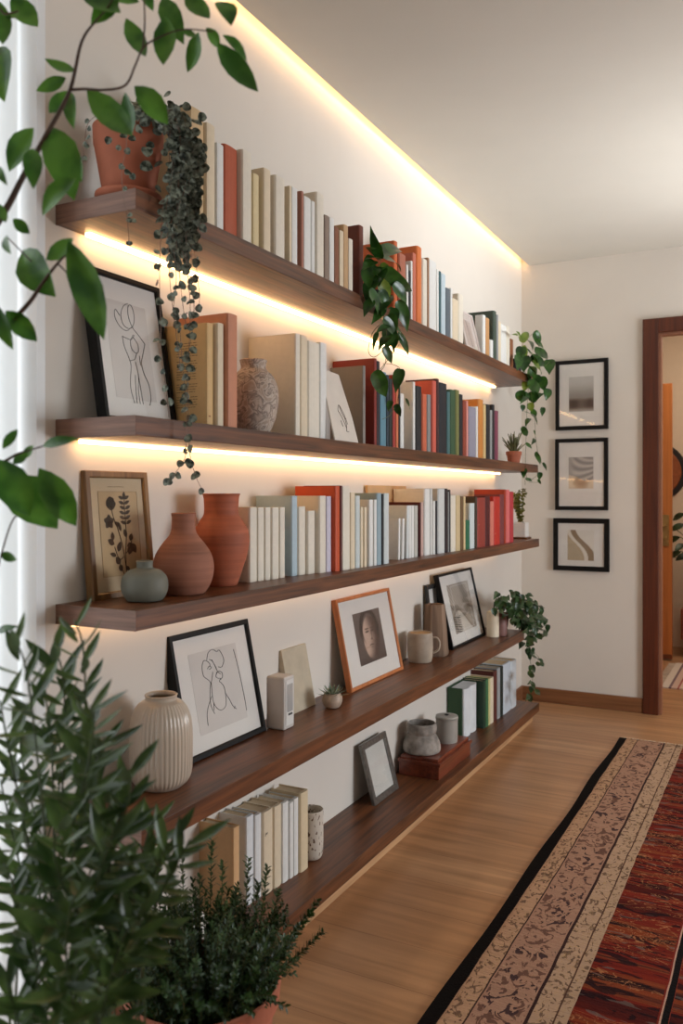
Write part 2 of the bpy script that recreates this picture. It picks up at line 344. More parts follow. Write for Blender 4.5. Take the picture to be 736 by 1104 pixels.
# ------------------------------------------------------------------ rug
def rugmat(name, w, field=True):
    m = bpy.data.materials.new(name); n, l = nt(m); b = n['Principled BSDF']; b.inputs['Roughness'].default_value = .95; b.inputs['Specular IOR Level'].default_value = .1
    tc = n.new('ShaderNodeTexCoord'); sp = n.new('ShaderNodeSeparateXYZ'); l.new(tc.outputs['Object'], sp.inputs[0])
    def ramp(src, stops, interp='CONSTANT'):
        r = n.new('ShaderNodeValToRGB'); r.color_ramp.interpolation = interp; e = r.color_ramp.elements
        while len(e) < len(stops): e.new(.5)
        for k, (p, c) in enumerate(stops): e[k].position = p; e[k].color = (*lin(c), 1) if isinstance(c, tuple) else (c, c, c, 1)
        l.new(src, r.inputs[0]); return r.outputs[0]
    def mth(op, a, b_, c_=None):
        q = n.new('ShaderNodeMath'); q.operation = op
        for k, v in enumerate((a, b_, c_)):
            if v is None: continue
            if hasattr(v, 'links'): l.new(v, q.inputs[k])
            else: q.inputs[k].default_value = v
        return q.outputs[0]
    def noise(sc, stretch, detail=2, dist=0.0, off=0):
        mp = n.new('ShaderNodeMapping'); mp.inputs['Scale'].default_value = stretch; mp.inputs['Location'].default_value = (off, off * .7, 0); l.new(tc.outputs['Object'], mp.inputs[0])
        q = n.new('ShaderNodeTexNoise'); q.inputs['Scale'].default_value = sc; q.inputs['Detail'].default_value = detail; q.inputs['Distortion'].default_value = dist
        l.new(mp.outputs[0], q.inputs['Vector']); return q.outputs['Fac']
    def mixc(f, a, c_):
        q = n.new('ShaderNodeMix'); q.data_type = 'RGBA'; l.new(f, q.inputs[0]) if hasattr(f, 'links') else None
        for k, v in ((6, a), (7, c_)):
            if hasattr(v, 'links'): l.new(v, q.inputs[k])
            else: q.inputs[k].default_value = (*lin(v), 1)
        return q.outputs[2]
    # border zones across the rug, x is metres from its left edge
    x = mth('ADD', sp.outputs[0], mth('MULTIPLY', noise(9, (1, 1, 1), 1), .006))
    xn = mth('DIVIDE', x, 1.0)
    S0 = 0.003
    base = ramp(xn, [(0, (22, 17, 17)), (.037, (184, 144, 114)), (.088, (60, 40, 36)), (.093, (168, 128, 106)), (.209, (56, 36, 34)), (.215, (180, 148, 122)), (.268, (84, 56, 44)), (.272, (176, 146, 120)), (.298, (118, 38, 28)), (.483, (190, 150, 130)), (.487, (18, 14, 14)), (.502, (150, 60, 44))])
    zone = ramp(xn, [(0, 0.0), (.040, .30), (.088, 0.0), (.096, 1.0), (.207, 0.0), (.218, .45), (.268, 0.0), (.273, .45), (.296, 0.0)])
    # dark and pale motifs of the border
    mot = ramp(noise(22, (1, .75, 1), 2.5, 2.8, 3), [(0, 0.0), (.545, 1.0)])
    mot2 = ramp(noise(38, (1, .7, 1), 2, 2.0, 9), [(0, 0.0), (.57, 1.0)])
    pale = ramp(noise(34, (1, .8, 1), 2, 3.0, 21), [(0, 0.0), (.48, 1.0), (.505, 0.0)])
    blob = ramp(noise(9, (1, 1.4, 1), 1, .3, 5), [(0, 0.0), (.56, 1.0)])
    wide = mth('GREATER_THAN', zone, .8); nar = mth('MULTIPLY', mth('GREATER_THAN', zone, .1), mth('LESS_THAN', zone, .8))
    c1 = mixc(mth('MULTIPLY', wide, mth('MULTIPLY', pale, .6)), base, (178, 146, 116))
    c1 = mixc(mth('MULTIPLY', wide, mth('MULTIPLY', mot, .72)), c1, (74, 42, 38))
    c1 = mixc(mth('MULTIPLY', wide, mth('MULTIPLY', mth('MULTIPLY', mot, blob), .7)), c1, (42, 32, 42))
    c1 = mixc(mth('MULTIPLY', nar, mth('MULTIPLY', mot2, .75)), c1, (70, 48, 40))
    c1 = mixc(mth('MULTIPLY', nar, mth('MULTIPLY', pale, .7)), c1, (182, 148, 102))
    # red field with bands of dark and pale motifs
    fld = mth('MULTIPLY', mth('GREATER_THAN', x, .300), mth('ADD', mth('LESS_THAN', x, .480), mth('GREATER_THAN', x, .505)))
    band = noise(3.6, (.12, 5.2, 1), 2, .2, 2)
    bandc = ramp(band, [(0, (40, 18, 20)), (.40, (82, 26, 20)), (.47, (122, 40, 26)), (.55, (104, 30, 22)), (.61, (132, 62, 34)), (.68, (66, 32, 28))], 'LINEAR')
    c2 = mixc(fld, c1, bandc)
    dk = ramp(noise(8, (1, 3.6, 1), 2.5, 1.2, 14), [(0, 0.0), (.56, 1.0)])
    gd = ramp(noise(10, (1, 2.4, 1), 2, 2.2, 31), [(0, 0.0), (.480, 1.0), (.508, 0.0)])
    gb = ramp(noise(3, (.3, 4, 1), 1, 0, 44), [(0, 0.0), (.47, 1.0)])
    sl = ramp(noise(8, (1, 5, 1), 2, .6, 51), [(0, 0.0), (.64, 1.0)])
    c2 = mixc(mth('MULTIPLY', fld, mth('MULTIPLY', dk, .85)), c2, (26, 16, 20))
    c2 = mixc(mth('MULTIPLY', fld, mth('MULTIPLY', mth('MULTIPLY', gd, gb), .8)), c2, (168, 112, 72))
    c2 = mixc(mth('MULTIPLY', fld, mth('MULTIPLY', sl, .6)), c2, (104, 92, 86))
    # fine weave
    wv = ramp(noise(60, (.15, 6, 1), 2, 0, 1), [(.3, .78), (.7, 1.06)], 'LINEAR')
    q = n.new('ShaderNodeMix'); q.data_type = 'RGBA'; q.blend_type = 'MULTIPLY'; q.inputs[0].default_value = 1; l.new(c2, q.inputs[6]); l.new(wv, q.inputs[7])
    l.new(q.outputs[2], b.inputs['Base Color'])
    bp = n.new('ShaderNodeBump'); bp.inputs['Strength'].default_value = .5; bp.inputs['Distance'].default_value = .004; l.new(noise(160, (1, 1, 1), 3), bp.inputs['Height']); l.new(bp.outputs[0], b.inputs['Normal'])
    return m
rug = thing('patterned_rug', 'long red and beige oriental runner rug with a black edge on the wooden floor', 'rug', (.628, -.6, 0), -rad(.35))
bm = B(); nx = 26; ny = 120; W = 1.35; L = 4.94
def rz(x, y): return .009 + .0012 * sin(y * 3.1 + x * 2) + .001 * sin(y * 9 + x * 5)
g = [[bm.verts.new((W * i / nx + (.004 * sin(y_ * 7) if i == 0 else 0), y_, rz(W * i / nx, y_))) for i in range(nx + 1)] for y_ in [L * j / ny for j in range(ny + 1)]]
for j in range(ny):
    for i in range(nx): bm.faces.new([g[j][i], g[j][i+1], g[j+1][i+1], g[j+1][i]])
edge = [g[0][i] for i in range(nx + 1)] + [g[j][nx] for j in range(1, ny + 1)] + [g[ny][i] for i in range(nx - 1, -1, -1)] + [g[j][0] for j in range(ny - 1, 0, -1)]
low = [bm.verts.new((v.co.x, v.co.y, .001)) for v in edge]
for i in range(len(edge)): k = (i + 1) % len(edge); bm.faces.new([edge[i], low[i], low[k], edge[k]])
bm.faces.new(low[::-1])
obj('rug_pile', bm, rugmat('rug_weave', W), rug, smooth=True)
bm = B()
for i in range(230):
    x = .01 + (W - .02) * i / 229; a = random.uniform(-.012, .012)
    tube(bm, [(x, L - .001, .006), (x + a * .4, L + .018, .005), (x + a, L + random.uniform(.028, .040), .002)], .0018, 4)
tag(obj('fringe', bm, mat('cream_fringe', (222, 208, 190), .9, .05), rug), kind='stuff')
# ------------------------------------------------------------------ books
SPINE = {}
def cover_mat(rgb, rough=.6):
    k = 'cover_%d_%d_%d' % rgb
    return mat(k, rgb, rough, .016, 60, .12, bscale=300)
PAGES = mat('page_edges', (206, 184, 150), .9, .06, 30, stretch=(1, 60, 1))
def book(X, y0, y1, H, D, rgb, label, z, rx=0.0, group=None, pages=True, pm=None, round_=.5, backtop=None):
    T = y1 - y0; t = min(.0024, T * .2)
    bk = thing('book', label, 'book', (X, y0, z), 0, group)
    if rx: bk.rotation_euler = (rx, 0, 0)
    bl = min(.004, T * .16) * round_ * 2
    pts = [(-D, 0), (-.003, 0)] + [(-.003 + .003 * 0 + bl * sin(pi * k / 6) + (.003 if 0 < k < 6 else .001), T * (.5 - .5 * cos(pi * k / 6))) for k in range(1, 6)] + [(-.003, T), (-D, T), (-D, T - t), (-.007, T - t), (-.007, t), (-D, t)]
    mx = max(p[0] for p in pts); pts = [(p[0] - mx, p[1]) for p in pts]
    bm = B(); extrude(bm, pts, 0, H); obj('cover', bm, cover_mat(rgb), bk)
    bm = B(); box(bm, -D + .003, -.007 - mx, t, T - t, .003, H - .0035); obj('page_block', bm, PAGES, bk)
    return bk
ORD = ['', 'first', 'second', 'third', 'fourth', 'fifth', 'sixth', 'seventh', 'eighth', 'ninth', 'tenth', 'eleventh', 'twelfth', 'thirteenth', 'fourteenth', 'fifteenth']
def row(shelf, z, base, first_lm, items, group, gap=.0008, lo=.04, hi=.035, D0=.13):
    prev = None; lm = first_lm; cnt = 0; prevpx = None; out = []
    for it in items:
        x0, x1, yt, rgb, desc = it[:5]; o = it[5] if len(it) > 5 else {}
        xb = base(x0)
        if 'X' in o:
            X = o['X']; y0 = onx(x0, 500, X).y
            if prev is not None and not o.get('free'): y0 = max(y0, prev)
        elif prev is None or o.get('gap') or x0 - prevpx > 5.5:
            X = xb; y0 = onx(x0, 500, X).y
            if prev is not None: y0 = max(y0, prev)
        else:
            y0 = prev; X = ony(x0, 500, y0).x
            if X > xb + hi: X = xb + hi; y0 = onx(x0, 500, X).y; y0 = max(y0, prev)
            if X < xb - lo: X = xb - lo
        y1 = onx(x1, 500, X).y
        if y1 < y0 + .004: y1 = y0 + .004
        H = onx(x0, yt, X).z - z
        D = min(o.get('D', D0), X - .003)
        if 'lm' in o: lm = o['lm']; cnt = 0; label = desc
        else:
            cnt += 1; label = '%s on the %s shelf, %s right of the %s' % (desc, shelf, ORD[cnt], lm)
        out.append(book(X, y0, y1 - gap, H, D, rgb, label, z, rx=o.get('rx', 0), group=group))
        prev = y1; prevpx = x1
    return out
CR = (222, 206, 178); CW = (226, 218, 202); WH = (226, 226, 222); TAN = (196, 160, 118); BL = (190, 206, 214); GY = (150, 152, 152); DK = (30, 30, 34)
row('top', SH[1][1], lambda p: .175, 'terracotta plant pot', [
 (205.6, 221, 113, (206, 178, 136), 'thick sand-yellow book', {'D': .17}), (223, 232.8, 131, CR, 'tall cream book'), (234, 242, 153, WH, 'slim white book'),
 (242.5, 257, 154, (178, 88, 58), 'rust-red book standing between pale ones on the top shelf near the hanging heart-leaf plant', {'lm': 'rust-red book'}),
 (262, 272.3, 160, CW, 'ivory book'), (273.3, 280, 186, (222, 204, 160), 'short slim cream book'),
 (284.7, 292.7, 180, CR, 'brown-sided cream book'), (297.4, 308, 187.7, CW, 'wide ivory book'), (312, 314.8, 200, CR, 'very thin cream book'), (315, 321.5, 200.7, WH, 'white book'),
 (325, 327.7, 205.5, (168, 112, 92), 'thin reddish-brown book among white ones on the top shelf', {'lm': 'thin reddish-brown book'}),
 (328, 336, 210.6, WH, 'white book'), (336, 340, 216, WH, 'slim white book'), (341.8, 350, 206, CW, 'tall ivory book'),
 (350.4, 355.3, 231, (140, 122, 108), 'grey-brown book'), (355.6, 361, 233.5, WH, 'white book'),
 (361, 366, 243.6, (134, 82, 54), 'slim brown book'), (366.5, 371, 247.7, CR, 'short cream book'), (371, 376, 241.5, TAN, 'tan book'), (376.3, 381, 256.5, CW, 'shortest cream book'),
 (387.5, 392.4, 242, (104, 46, 26), 'dark chestnut book just left of the glossy pothos on the top shelf', {'lm': 'dark chestnut book', 'D': .15}),
 (425, 429, 259, (200, 98, 48), 'bright orange book partly behind the pothos on the top shelf', {'lm': 'bright orange book', 'D': .16, 'gap': 1}),
 (431, 438, 272, (172, 102, 78), 'dusty-rose book'), (438.5, 440.6, 285, WH, 'thin white book'), (440.6, 443, 291, DK, 'thin black book'), (443.2, 445, 281, WH, 'very thin white book'), (445.2, 449, 272, (196, 110, 86), 'pinkish red book'),
 (449.8, 455, 264.5, (214, 116, 58), 'orange book, tallest right of the pothos on the top shelf', {'lm': 'tallest orange book', 'D': .17}),
 (456, 461, 278, CW, 'greyish white book'), (461, 463, 277.5, (150, 112, 80), 'thin brown book'), (463, 471, 279, WH, 'white book'),
 (471.2, 473.4, 290, WH, 'slim white book'), (473.6, 475.8, 292, (52, 92, 98), 'thin dark teal book'), (476, 480.8, 294, BL, 'pale blue book'),
 (481, 486, 309.7, (92, 102, 110), 'slate-grey book, about the middle of the far half of the top shelf', {'lm': 'slate-grey book'}),
 (486, 488, 310.5, WH, 'thin white book'), (488.2, 494.5, 321, CR, 'short cream book'), (494.8, 500, 316, CW, 'ivory book')],
 'books on the top shelf')
row('top', SH[1][1], lambda p: .175, 'small tilted picture', [
 (521, 523.8, 339, WH, 'thin white book', {'gap': 1, 'D': .035}), (524, 528, 342, (190, 142, 92), 'tan book', {'D': .05}), (529, 532, 366, WH, 'low white book', {'D': .05}),
 (532.3, 535.4, 334.6, (64, 78, 66), 'dark green book with the deep cover behind the small tilted picture on the top shelf', {'lm': 'dark green book', 'D': .17}),
 (535.8, 537.5, 339, GY, 'thin grey book'), (537.6, 540.3, 346, CR, 'cream book'), (540.7, 546.4, 349, WH, 'white book'), (546.8, 550, 351, CW, 'off-white book'), (550.7, 553.6, 365, (136, 82, 46), 'short brown book')],
 'books on the top shelf')
row('second', SH[2][1], lambda p: .16, 'nude line drawing', [
 (223.5, 231, 347.5, (214, 178, 122), 'mustard-cream book with small print on its back cover', {'lm': 'mustard printed book', 'D': .125}),
 (235, 242, 347.5, CR, 'cream book'),
 (246, 257, 337, (196, 132, 100), 'tall salmon book with a rounded back beside the marbled vase', {'lm': 'tall salmon book', 'D': .155}),
 (319, 324.3, 359, CW, 'large book with a tan cover and pale spine right of the marbled vase', {'lm': 'large tan-covered book', 'gap': 1, 'D': .155}),
 (324.7, 332, 360.5, CR, 'cream book'), (333, 345.3, 367, CW, 'thick ivory book'), (345.7, 352.8, 368.5, WH, 'off-white book'),
 (391.5, 394.5, 394, (140, 132, 124), 'grey plastic folder behind the propped sketch', {'lm': 'grey folder', 'gap': 1, 'D': .12}),
 (403.7, 406.5, 386, (140, 46, 34), 'wide dark red binder showing above the grey folder', {'lm': 'dark red binder', 'D': .16}),
 (406.7, 410, 389, (36, 24, 34), 'blackish purple book'), (410.3, 417, 400, (96, 140, 158), 'blue-grey book'), (417, 420, 404, (28, 46, 60), 'navy book'), (420, 423.6, 408, (24, 34, 30), 'black-green book'),
 (423.8, 427, 404, (168, 50, 38), 'red book'), (427.2, 430, 410, (206, 116, 74), 'orange book'), (430, 431.7, 412, DK, 'thin black book'), (432, 436, 424, WH, 'short white book'),
 (445.5, 448, 411.4, WH, 'wide tan-covered book with a white back, left of the red group on the second shelf', {'lm': 'wide tan-and-white book', 'D': .10, 'gap': 1}),
 (449, 455, 415.5, DK, 'black hardback'), (456, 460.5, 424.5, (206, 104, 72), 'coral book'), (461, 465, 425, (136, 136, 136), 'grey book'),
 (466.7, 470.8, 410, (208, 96, 78), 'tall coral-red book, tallest of the red group on the second shelf', {'lm': 'tall coral-red book', 'D': .15}),
 (471, 473.7, 408, (62, 22, 22), 'maroon-black book'), (474.5, 482.2, 412, (30, 32, 38), 'thick black book'), (482.4, 485.5, 422, (70, 110, 112), 'teal book'), (485.7, 491.5, 419.6, (52, 84, 54), 'green book'),
 (491.7, 495.5, 420, (116, 118, 66), 'olive book beside the teal and green ones on the second shelf', {'lm': 'olive book'}),
 (495.7, 499.3, 424.8, DK, 'black book'), (499.5, 503, 431.8, (146, 64, 44), 'brick-red book'), (503.1, 505, 431.8, (220, 150, 140), 'thin pink book'),
 (506.5, 513.5, 438, (146, 144, 160), 'lilac-grey book'), (513.6, 515.6, 438, WH, 'thin white book'),
 (516.4, 521.3, 430, (202, 132, 58), 'golden orange book near the far end of the second shelf', {'lm': 'golden orange book', 'D': .13}),
 (521.6, 524.2, 436, (212, 186, 132), 'thin pale yellow book'), (524.6, 528.5, 435.5, DK, 'black book'), (528.6, 531, 442, GY, 'slim grey book'), (531.2, 533.5, 436, DK, 'narrow black book'), (533.9, 537.6, 442.4, (128, 62, 82), 'plum book')],
 'books on the second shelf')
def base3(p): return .118 + (.178 - .118) * (p - 270) / (554 - 270)
row('middle', SH[3][1], base3, 'tall terracotta vase', [
 (269.7, 278, 547, CW, 'tan-sided cream hardback', {'D': .10}), (278.6, 285.6, 547, CW, 'plain cream hardback'), (286.4, 292.5, 547, CW, 'plain cream hardback'), (293.8, 301.6, 547, CW, 'plain cream hardback'), (302.2, 308, 547, CW, 'plain cream hardback'),
 (315, 321.3, 534.5, (176, 196, 206), 'pale blue book with a deep sand-coloured cover on the middle shelf', {'lm': 'pale blue book', 'D': .12}),
 (322.5, 330, 546, CW, 'cream book'), (332.5, 340.4, 550.8, CW, 'short cream book'), (345, 352, 534.5, CW, 'tall sand-sided cream book', {'D': .12}), (352.6, 357.7, 535, (206, 200, 216), 'lavender-white book'),
 (361.8, 367, 524, (196, 78, 34), 'large rust-orange book rising behind the cream books of the middle shelf', {'lm': 'large rust-orange book', 'D': .14}),
 (367.2, 369.3, 523.5, (88, 22, 18), 'thin dark red book'), (369.7, 378, 524.4, CW, 'ivory book'), (378.5, 383.4, 531, CR, 'grey-cream book'), (383.8, 388.7, 534.5, (198, 208, 208), 'pale grey-blue book'),
 (389, 392, 546.7, CR, 'short cream book'), (393, 396, 547, CR, 'short slim cream book'), (398.4, 402.7, 538.7, WH, 'light grey book'), (403.6, 406.6, 538.7, WH, 'white book'), (406.8, 411.8, 531.5, (146, 168, 178), 'blue-grey book', {'D': .13}),
 (412, 414, 532.6, (20, 24, 26), 'thin black book between pale blue-grey ones on the middle shelf', {'lm': 'thin black book', 'D': .11}),
 (414.2, 420, 531.8, (200, 208, 208), 'pale grey book')], 'books on the middle shelf')
row('middle', SH[3][1], base3, 'tan map folio', [
 (429.5, 431.5, 559, WH, 'thin low white booklet', {'X': .15, 'rx': -.03}), (433.5, 436, 559, WH, 'thin leaning white booklet', {'rx': -.04, 'gap': 1}), (438.5, 441, 545, (214, 218, 216), 'leaning white booklet', {'rx': -.02, 'gap': 1}), (441.2, 443.6, 545, WH, 'white booklet'), (443.8, 446.8, 545, WH, 'white booklet'), (447, 451, 545, (186, 184, 176), 'grey-white booklet'),
 (452.5, 454, 541.5, (84, 22, 22), 'thin dark red book among white ones on the middle shelf', {'lm': 'thin dark red book', 'X': .15}), (454.1, 456.6, 541.5, (206, 172, 160), 'slim pinkish book'),
 (458.4, 463.8, 527, WH, 'tall white book'), (464, 466.8, 527, (204, 204, 200), 'slim grey-white book'), (467.3, 469.6, 540, WH, 'short white book'), (469.8, 472, 540, DK, 'short black book'), (473, 480, 527, (206, 208, 206), 'thick pale grey book'),
 (480.7, 483, 526.7, (40, 22, 24), 'tall black-brown book'), (483.2, 484.3, 530, GY, 'very thin grey book'), (484.4, 485.9, 528, DK, 'thin black book'), (486.2, 491.7, 534, CW, 'off-white book'), (492, 496.7, 534, (206, 184, 142), 'beige book'),
 (497, 500, 535, (110, 84, 52), 'olive-brown book left of the small green one on the middle shelf', {'lm': 'olive-brown book'}), (500.1, 502.2, 535, (216, 192, 146), 'thin cream book'),
 (502.6, 506.8, 561, (38, 104, 72), 'small green book', {'D': .06}), (507, 512, 542.5, (206, 216, 216), 'pale blue-white book'), (512.6, 514.8, 535.7, (64, 50, 34), 'dark olive book', {'D': .13}),
 (515, 523.8, 536.6, (150, 58, 46), 'thick brick-red book, left of the other red ones on the middle shelf', {'lm': 'thick brick-red book'}),
 (524, 528.6, 535, (82, 20, 20), 'maroon book'), (529, 532.6, 540.6, (210, 120, 104), 'salmon-pink book'), (533, 539.5, 535.4, (188, 44, 30), 'bright red book'), (539.8, 543.7, 533, (122, 56, 58), 'mauve-brown book'),
 (544, 545.9, 527.6, (170, 60, 34), 'tall orange-sided dark book', {'D': .15}), (546, 549.7, 528, (214, 108, 108), 'pink book'), (550, 554, 530, (182, 52, 60), 'crimson book')], 'books on the middle shelf')
row('lowest', SH[5][1], lambda p: .085 + .045 * (p - 252) / 80, 'white rounded vase', [
 (252, 259, 893.4, (214, 172, 124), 'thick tan-covered book with a sand spine, nearest on the lowest shelf', {'lm': 'tan-covered book', 'D': .108, 'X': .112}),
 (266, 274, 881.8, (222, 226, 228), 'brown-sided white book'), (275.4, 282.5, 880, (222, 224, 224), 'cool white book'), (284.5, 295, 876.7, CR, 'cream dark-marked book', {}), (296, 304, 870.6, CR, 'wide cream book'),
 (305, 311.7, 866.5, WH, 'white book'), (312.7, 316.8, 866, WH, 'slim white book'), (317.2, 322.3, 862, WH, 'slim taller white book'), (324.5, 333, 856, (216, 198, 164), 'thick sand-coloured book right beside the speckled tumbler', {'lm': 'x'})],
 'pale books on the lowest shelf', D0=.10)
row('lowest', SH[5][1], lambda p: .088 + .065 * (p - 503) / 54, 'wavy-spined green book', [
 (521.8, 524, 734.6, (34, 60, 42), 'dark green book', {'X': .118, 'D': .11}), (524.3, 526.8, 733, (60, 112, 72), 'mid green book'), (526.9, 528.8, 732, (206, 200, 140), 'thin yellow-green book'), (529, 532.4, 731.5, (228, 214, 186), 'cream book'),
 (532.8, 536.2, 724.5, (92, 42, 34), 'dark red-brown book', {'D': .13}), (536.6, 539.6, 721, (160, 164, 166), 'light grey book'), (539.8, 542.8, 720, (24, 38, 32), 'blackish green book'), (543, 551, 717, (208, 216, 224), 'thick cool-white book, second from the far end of the lowest shelf', {'lm': 'thick cool-white book'}), (551.5, 557, 713.6, (214, 220, 224), 'last and tallest white book at the far end of the lowest shelf', {'lm': 'y'})],
 'books at the far end of the lowest shelf', D0=.12)
# the green book whose pages bulge out in pale waves
z5 = SH[5][1]; a = onx(500.6, 790, .088); b_ = onx(521.4, 790, .120); T = b_.y - a.y; H = onx(500.6, 743, .088).z - z5
bk = thing('book', 'dark green book with a wavy white spine beside the lidded candle jar', 'book', (.088, a.y, z5), 0, 'books at the far end of the lowest shelf')
bm = B(); box(bm, -.078, -.012, 0, .004, 0, H); box(bm, -.078, -.012, T - .006, T - .002, 0, H); box(bm, -.082, -.078, 0, T - .002, 0, H); bmesh.ops.remove_doubles(bm, verts=bm.verts, dist=1e-5); obj('cover', bm, cover_mat((52, 84, 54)), bk, bevel=.001)
pts = [(-.07, .0042), (-.012, .0042)] + [(-.006 + .010 * abs(sin(2 * pi * (k / 20))) ** .6, .0042 + (T - .0105) * k / 20) for k in range(21)] + [(-.012, T - .0062), (-.07, T - .0062)]
bm = B(); extrude(bm, pts, .001, H - .003); obj('page_block', bm, mat('wavy_white_pages', (220, 224, 226), .7, .03, 20), bk)
# the folio with the map-like cover, behind the booklets
def folio(px0, px1, yt, label):
    X = .145; p1 = onx(px1, 500, X); y0 = p1.y; H = onx(px1, yt, X).z - SH[3][1]
    Xb = ony(px0, 500, y0).x
    return X, y0, H, Xb

# printed matter as coloured grids
def cprint(name, w, h, fn, parent, nx=60, ny=80, loc=(0, 0, 0), rot=None, th=.0004):
    bm = B(); lay = bm.loops.layers.float_color.new('ink')
    vs = [[bm.verts.new((w * i / nx, h * j / ny, 0)) for i in range(nx + 1)] for j in range(ny + 1)]
    for j in range(ny):
        for i in range(nx):
            f = bm.faces.new([vs[j][i], vs[j][i+1], vs[j+1][i+1], vs[j+1][i]])
            for lp, (a, b) in zip(f.loops, [(i, j), (i+1, j), (i+1, j+1), (i, j+1)]):
                lp[lay] = (*lin(fn(a / nx, b / ny)), 1)
    bk_ = [bm.verts.new(p) for p in [(0, 0, -th), (w, 0, -th), (w, h, -th), (0, h, -th)]]; bm.faces.new(bk_[::-1])
    o = obj(name, bm, PRINT, parent, loc=loc)
    if rot: o.rotation_euler = rot
    return o
def mixf(a, b, t): t = max(0, min(1, t)); return tuple(a[k] + (b[k] - a[k]) * t for k in range(3))
def sst(e0, e1, x): t = max(0, min(1, (x - e0) / (e1 - e0))); return t * t * (3 - 2 * t)
def strokes(paths, w, h, r, parent, m, name='drawn_line', z=.0006, loc=(0, 0, 0)):
    bm = B()
    for p in paths:
        q = smoothprof(p, 5) if len(p) > 2 else p
        tube(bm, [(x * w, y * h, z) for x, y in q], r, 5)
    return obj(name, bm, m, parent, loc=loc)
INK = mat('black_ink', (26, 24, 24), .8, .05)

def frame(name, label, origin, yaw, tilt, w, h, bw, bd, fm, printrect, matm=MATB, group=None, easel=False, wallframe=False, inner=None):
    """local axes: x along the bottom edge, y up the picture, z out of it; returns (thing, w, h)"""
    t = thing(name, label, 'picture', origin, 0, group)
    u = Vector((1, 0, 0)) if wallframe else Vector((sin(yaw), cos(yaw), 0))
    n0 = Vector((u.y, -u.x, 0)); v = Vector((0, 0, cos(tilt))) - n0 * sin(tilt); n = u.cross(v)
    M = Matrix((u, v, n)).transposed(); t.rotation_euler = M.to_euler()
    # moulding: four mitred bars in one mesh, front lip chamfered
    bm = B(); o_ = [(0, 0), (w, 0), (w, h), (0, h)]
    def ins(d): return [(d, d), (w - d, d), (w - d, h - d), (d, h - d)]
    rings = [[bm.verts.new((p[0], p[1], z)) for p in ins(d)] for d, z in [(0, -bd), (0, -.002), (.0015, 0), (bw - .003, 0), (bw, -.003), (bw, -bd)]]
    for i in range(6):
        a, b = rings[i], rings[(i+1) % 6]
        for k in range(4): bm.faces.new([a[k], a[(k+1)%4], b[(k+1)%4], b[k]])
    obj('frame_moulding', bm, fm, t)
    obj('back_board', bx(bw * .5 + .0005, w - bw * .5, bw * .5, h - bw * .5, -bd + .001, -.0095), mat('backing_card', (52, 44, 38), .8), t) if False else None
    bm = B(); box(bm, bw, w - bw, bw, h - bw, -bd + .0005, -.0075); obj('mat_board', bm, matm, t)
    if inner:  # window bevel in the mat
        x0, y0, x1, y1 = printrect; e = .0018
        bm = B()
        for a in [(x0*w - e, x1*w + e, y0*h - e, y0*h), (x0*w - e, x1*w + e, y1*h, y1*h + e), (x0*w - e, x0*w, y0*h, y1*h), (x1*w, x1*w + e, y0*h, y1*h)]: box(bm, *a, -.0075, -.0066)
        obj('mat_bevel', bm, inner, t)
    obj('glass', bx(bw, w - bw, bw, h - bw, -.0048, -.0040), GLASS, t)
    if easel:
        bm = B(); box(bm, w * .42, w * .58, h * .05, h * .6, -bd - .004, -bd - .0005); obj('easel_back', bm, BLACK, t)
    return t
ZP = -.0070
# --- big framed line portrait, shelf 4
z4 = SH[4][1]; z3 = SH[3][1]; z2 = SH[2][1]; z1 = SH[1][1]
W_, H_ = .355, .322
f = frame('framed_drawing', 'large black frame with a line drawing of a face and hair, behind the ribbed vase', (.070, 1.672, z4 + .001), 0, rad(11.6), W_, H_, .015, .028, BLACK, (.2, .2, .75, .8))
PAPER = mat('drawing_paper', (210, 204, 198), .8, .02, 12)
pr = obj('print', bx(W_*.20, W_*.80, H_*.17, H_*.82, ZP - .0004, ZP), PAPER, f)
P = [[(.46,.30),(.43,.40),(.45,.52),(.47,.58),(.44,.62),(.40,.66),(.40,.74),(.43,.79),(.47,.78),(.50,.74),(.47,.72)],
     [(.47,.79),(.50,.85),(.56,.87),(.61,.84),(.64,.85),(.67,.80),(.68,.74),(.64,.69),(.60,.70)],
     [(.50,.79),(.53,.77),(.56,.72),(.58,.66),(.61,.63)], [(.53,.78),(.55,.74),(.57,.68)],
     [(.57,.66),(.55,.62),(.57,.60),(.60,.59),(.58,.57),(.60,.55)], [(.55,.63),(.59,.66),(.63,.64),(.63,.60),(.60,.58)],
     [(.48,.70),(.51,.71),(.49,.73),(.46,.71)], [(.52,.67),(.49,.60),(.46,.55)],
     [(.48,.58),(.47,.48),(.47,.40),(.50,.34),(.55,.31),(.61,.33),(.63,.40),(.63,.50),(.60,.55)],
     [(.46,.46),(.41,.40),(.37,.32),(.36,.22)], [(.63,.45),(.67,.38),(.70,.31),(.74,.27)], [(.47,.40),(.46,.33)],
     [(.76,.82),(.785,.60),(.80,.34),(.80,.22)], [(.73,.30),(.71,.28)]]
P = [[((x - .33) * .98 + .27 if x < .755 else x, y * .9 + .03) for x, y in p] for p in P]
strokes(P, W_, H_, .0008, pr, INK, loc=(0, 0, ZP))
# --- leaning beige tile
t = thing('canvas_panel', 'small blank beige canvas panel leaning on the wall between the white box and the succulent', 'canvas', (.046, 2.205, z4))
th = rad(11); n_ = Vector((cos(th), 0, sin(th)))
bm = B(); box(bm, 0, .150, 0, .198, -.018, 0); o = obj('linen_face', bm, mat('beige_linen', (192, 180, 158), .85, .04, 25, .3, bscale=500), t, bevel=.0015)
o.rotation_euler = Matrix((Vector((0, 1, 0)), Vector((-sin(th), 0, cos(th))), n_)).transposed().to_euler()
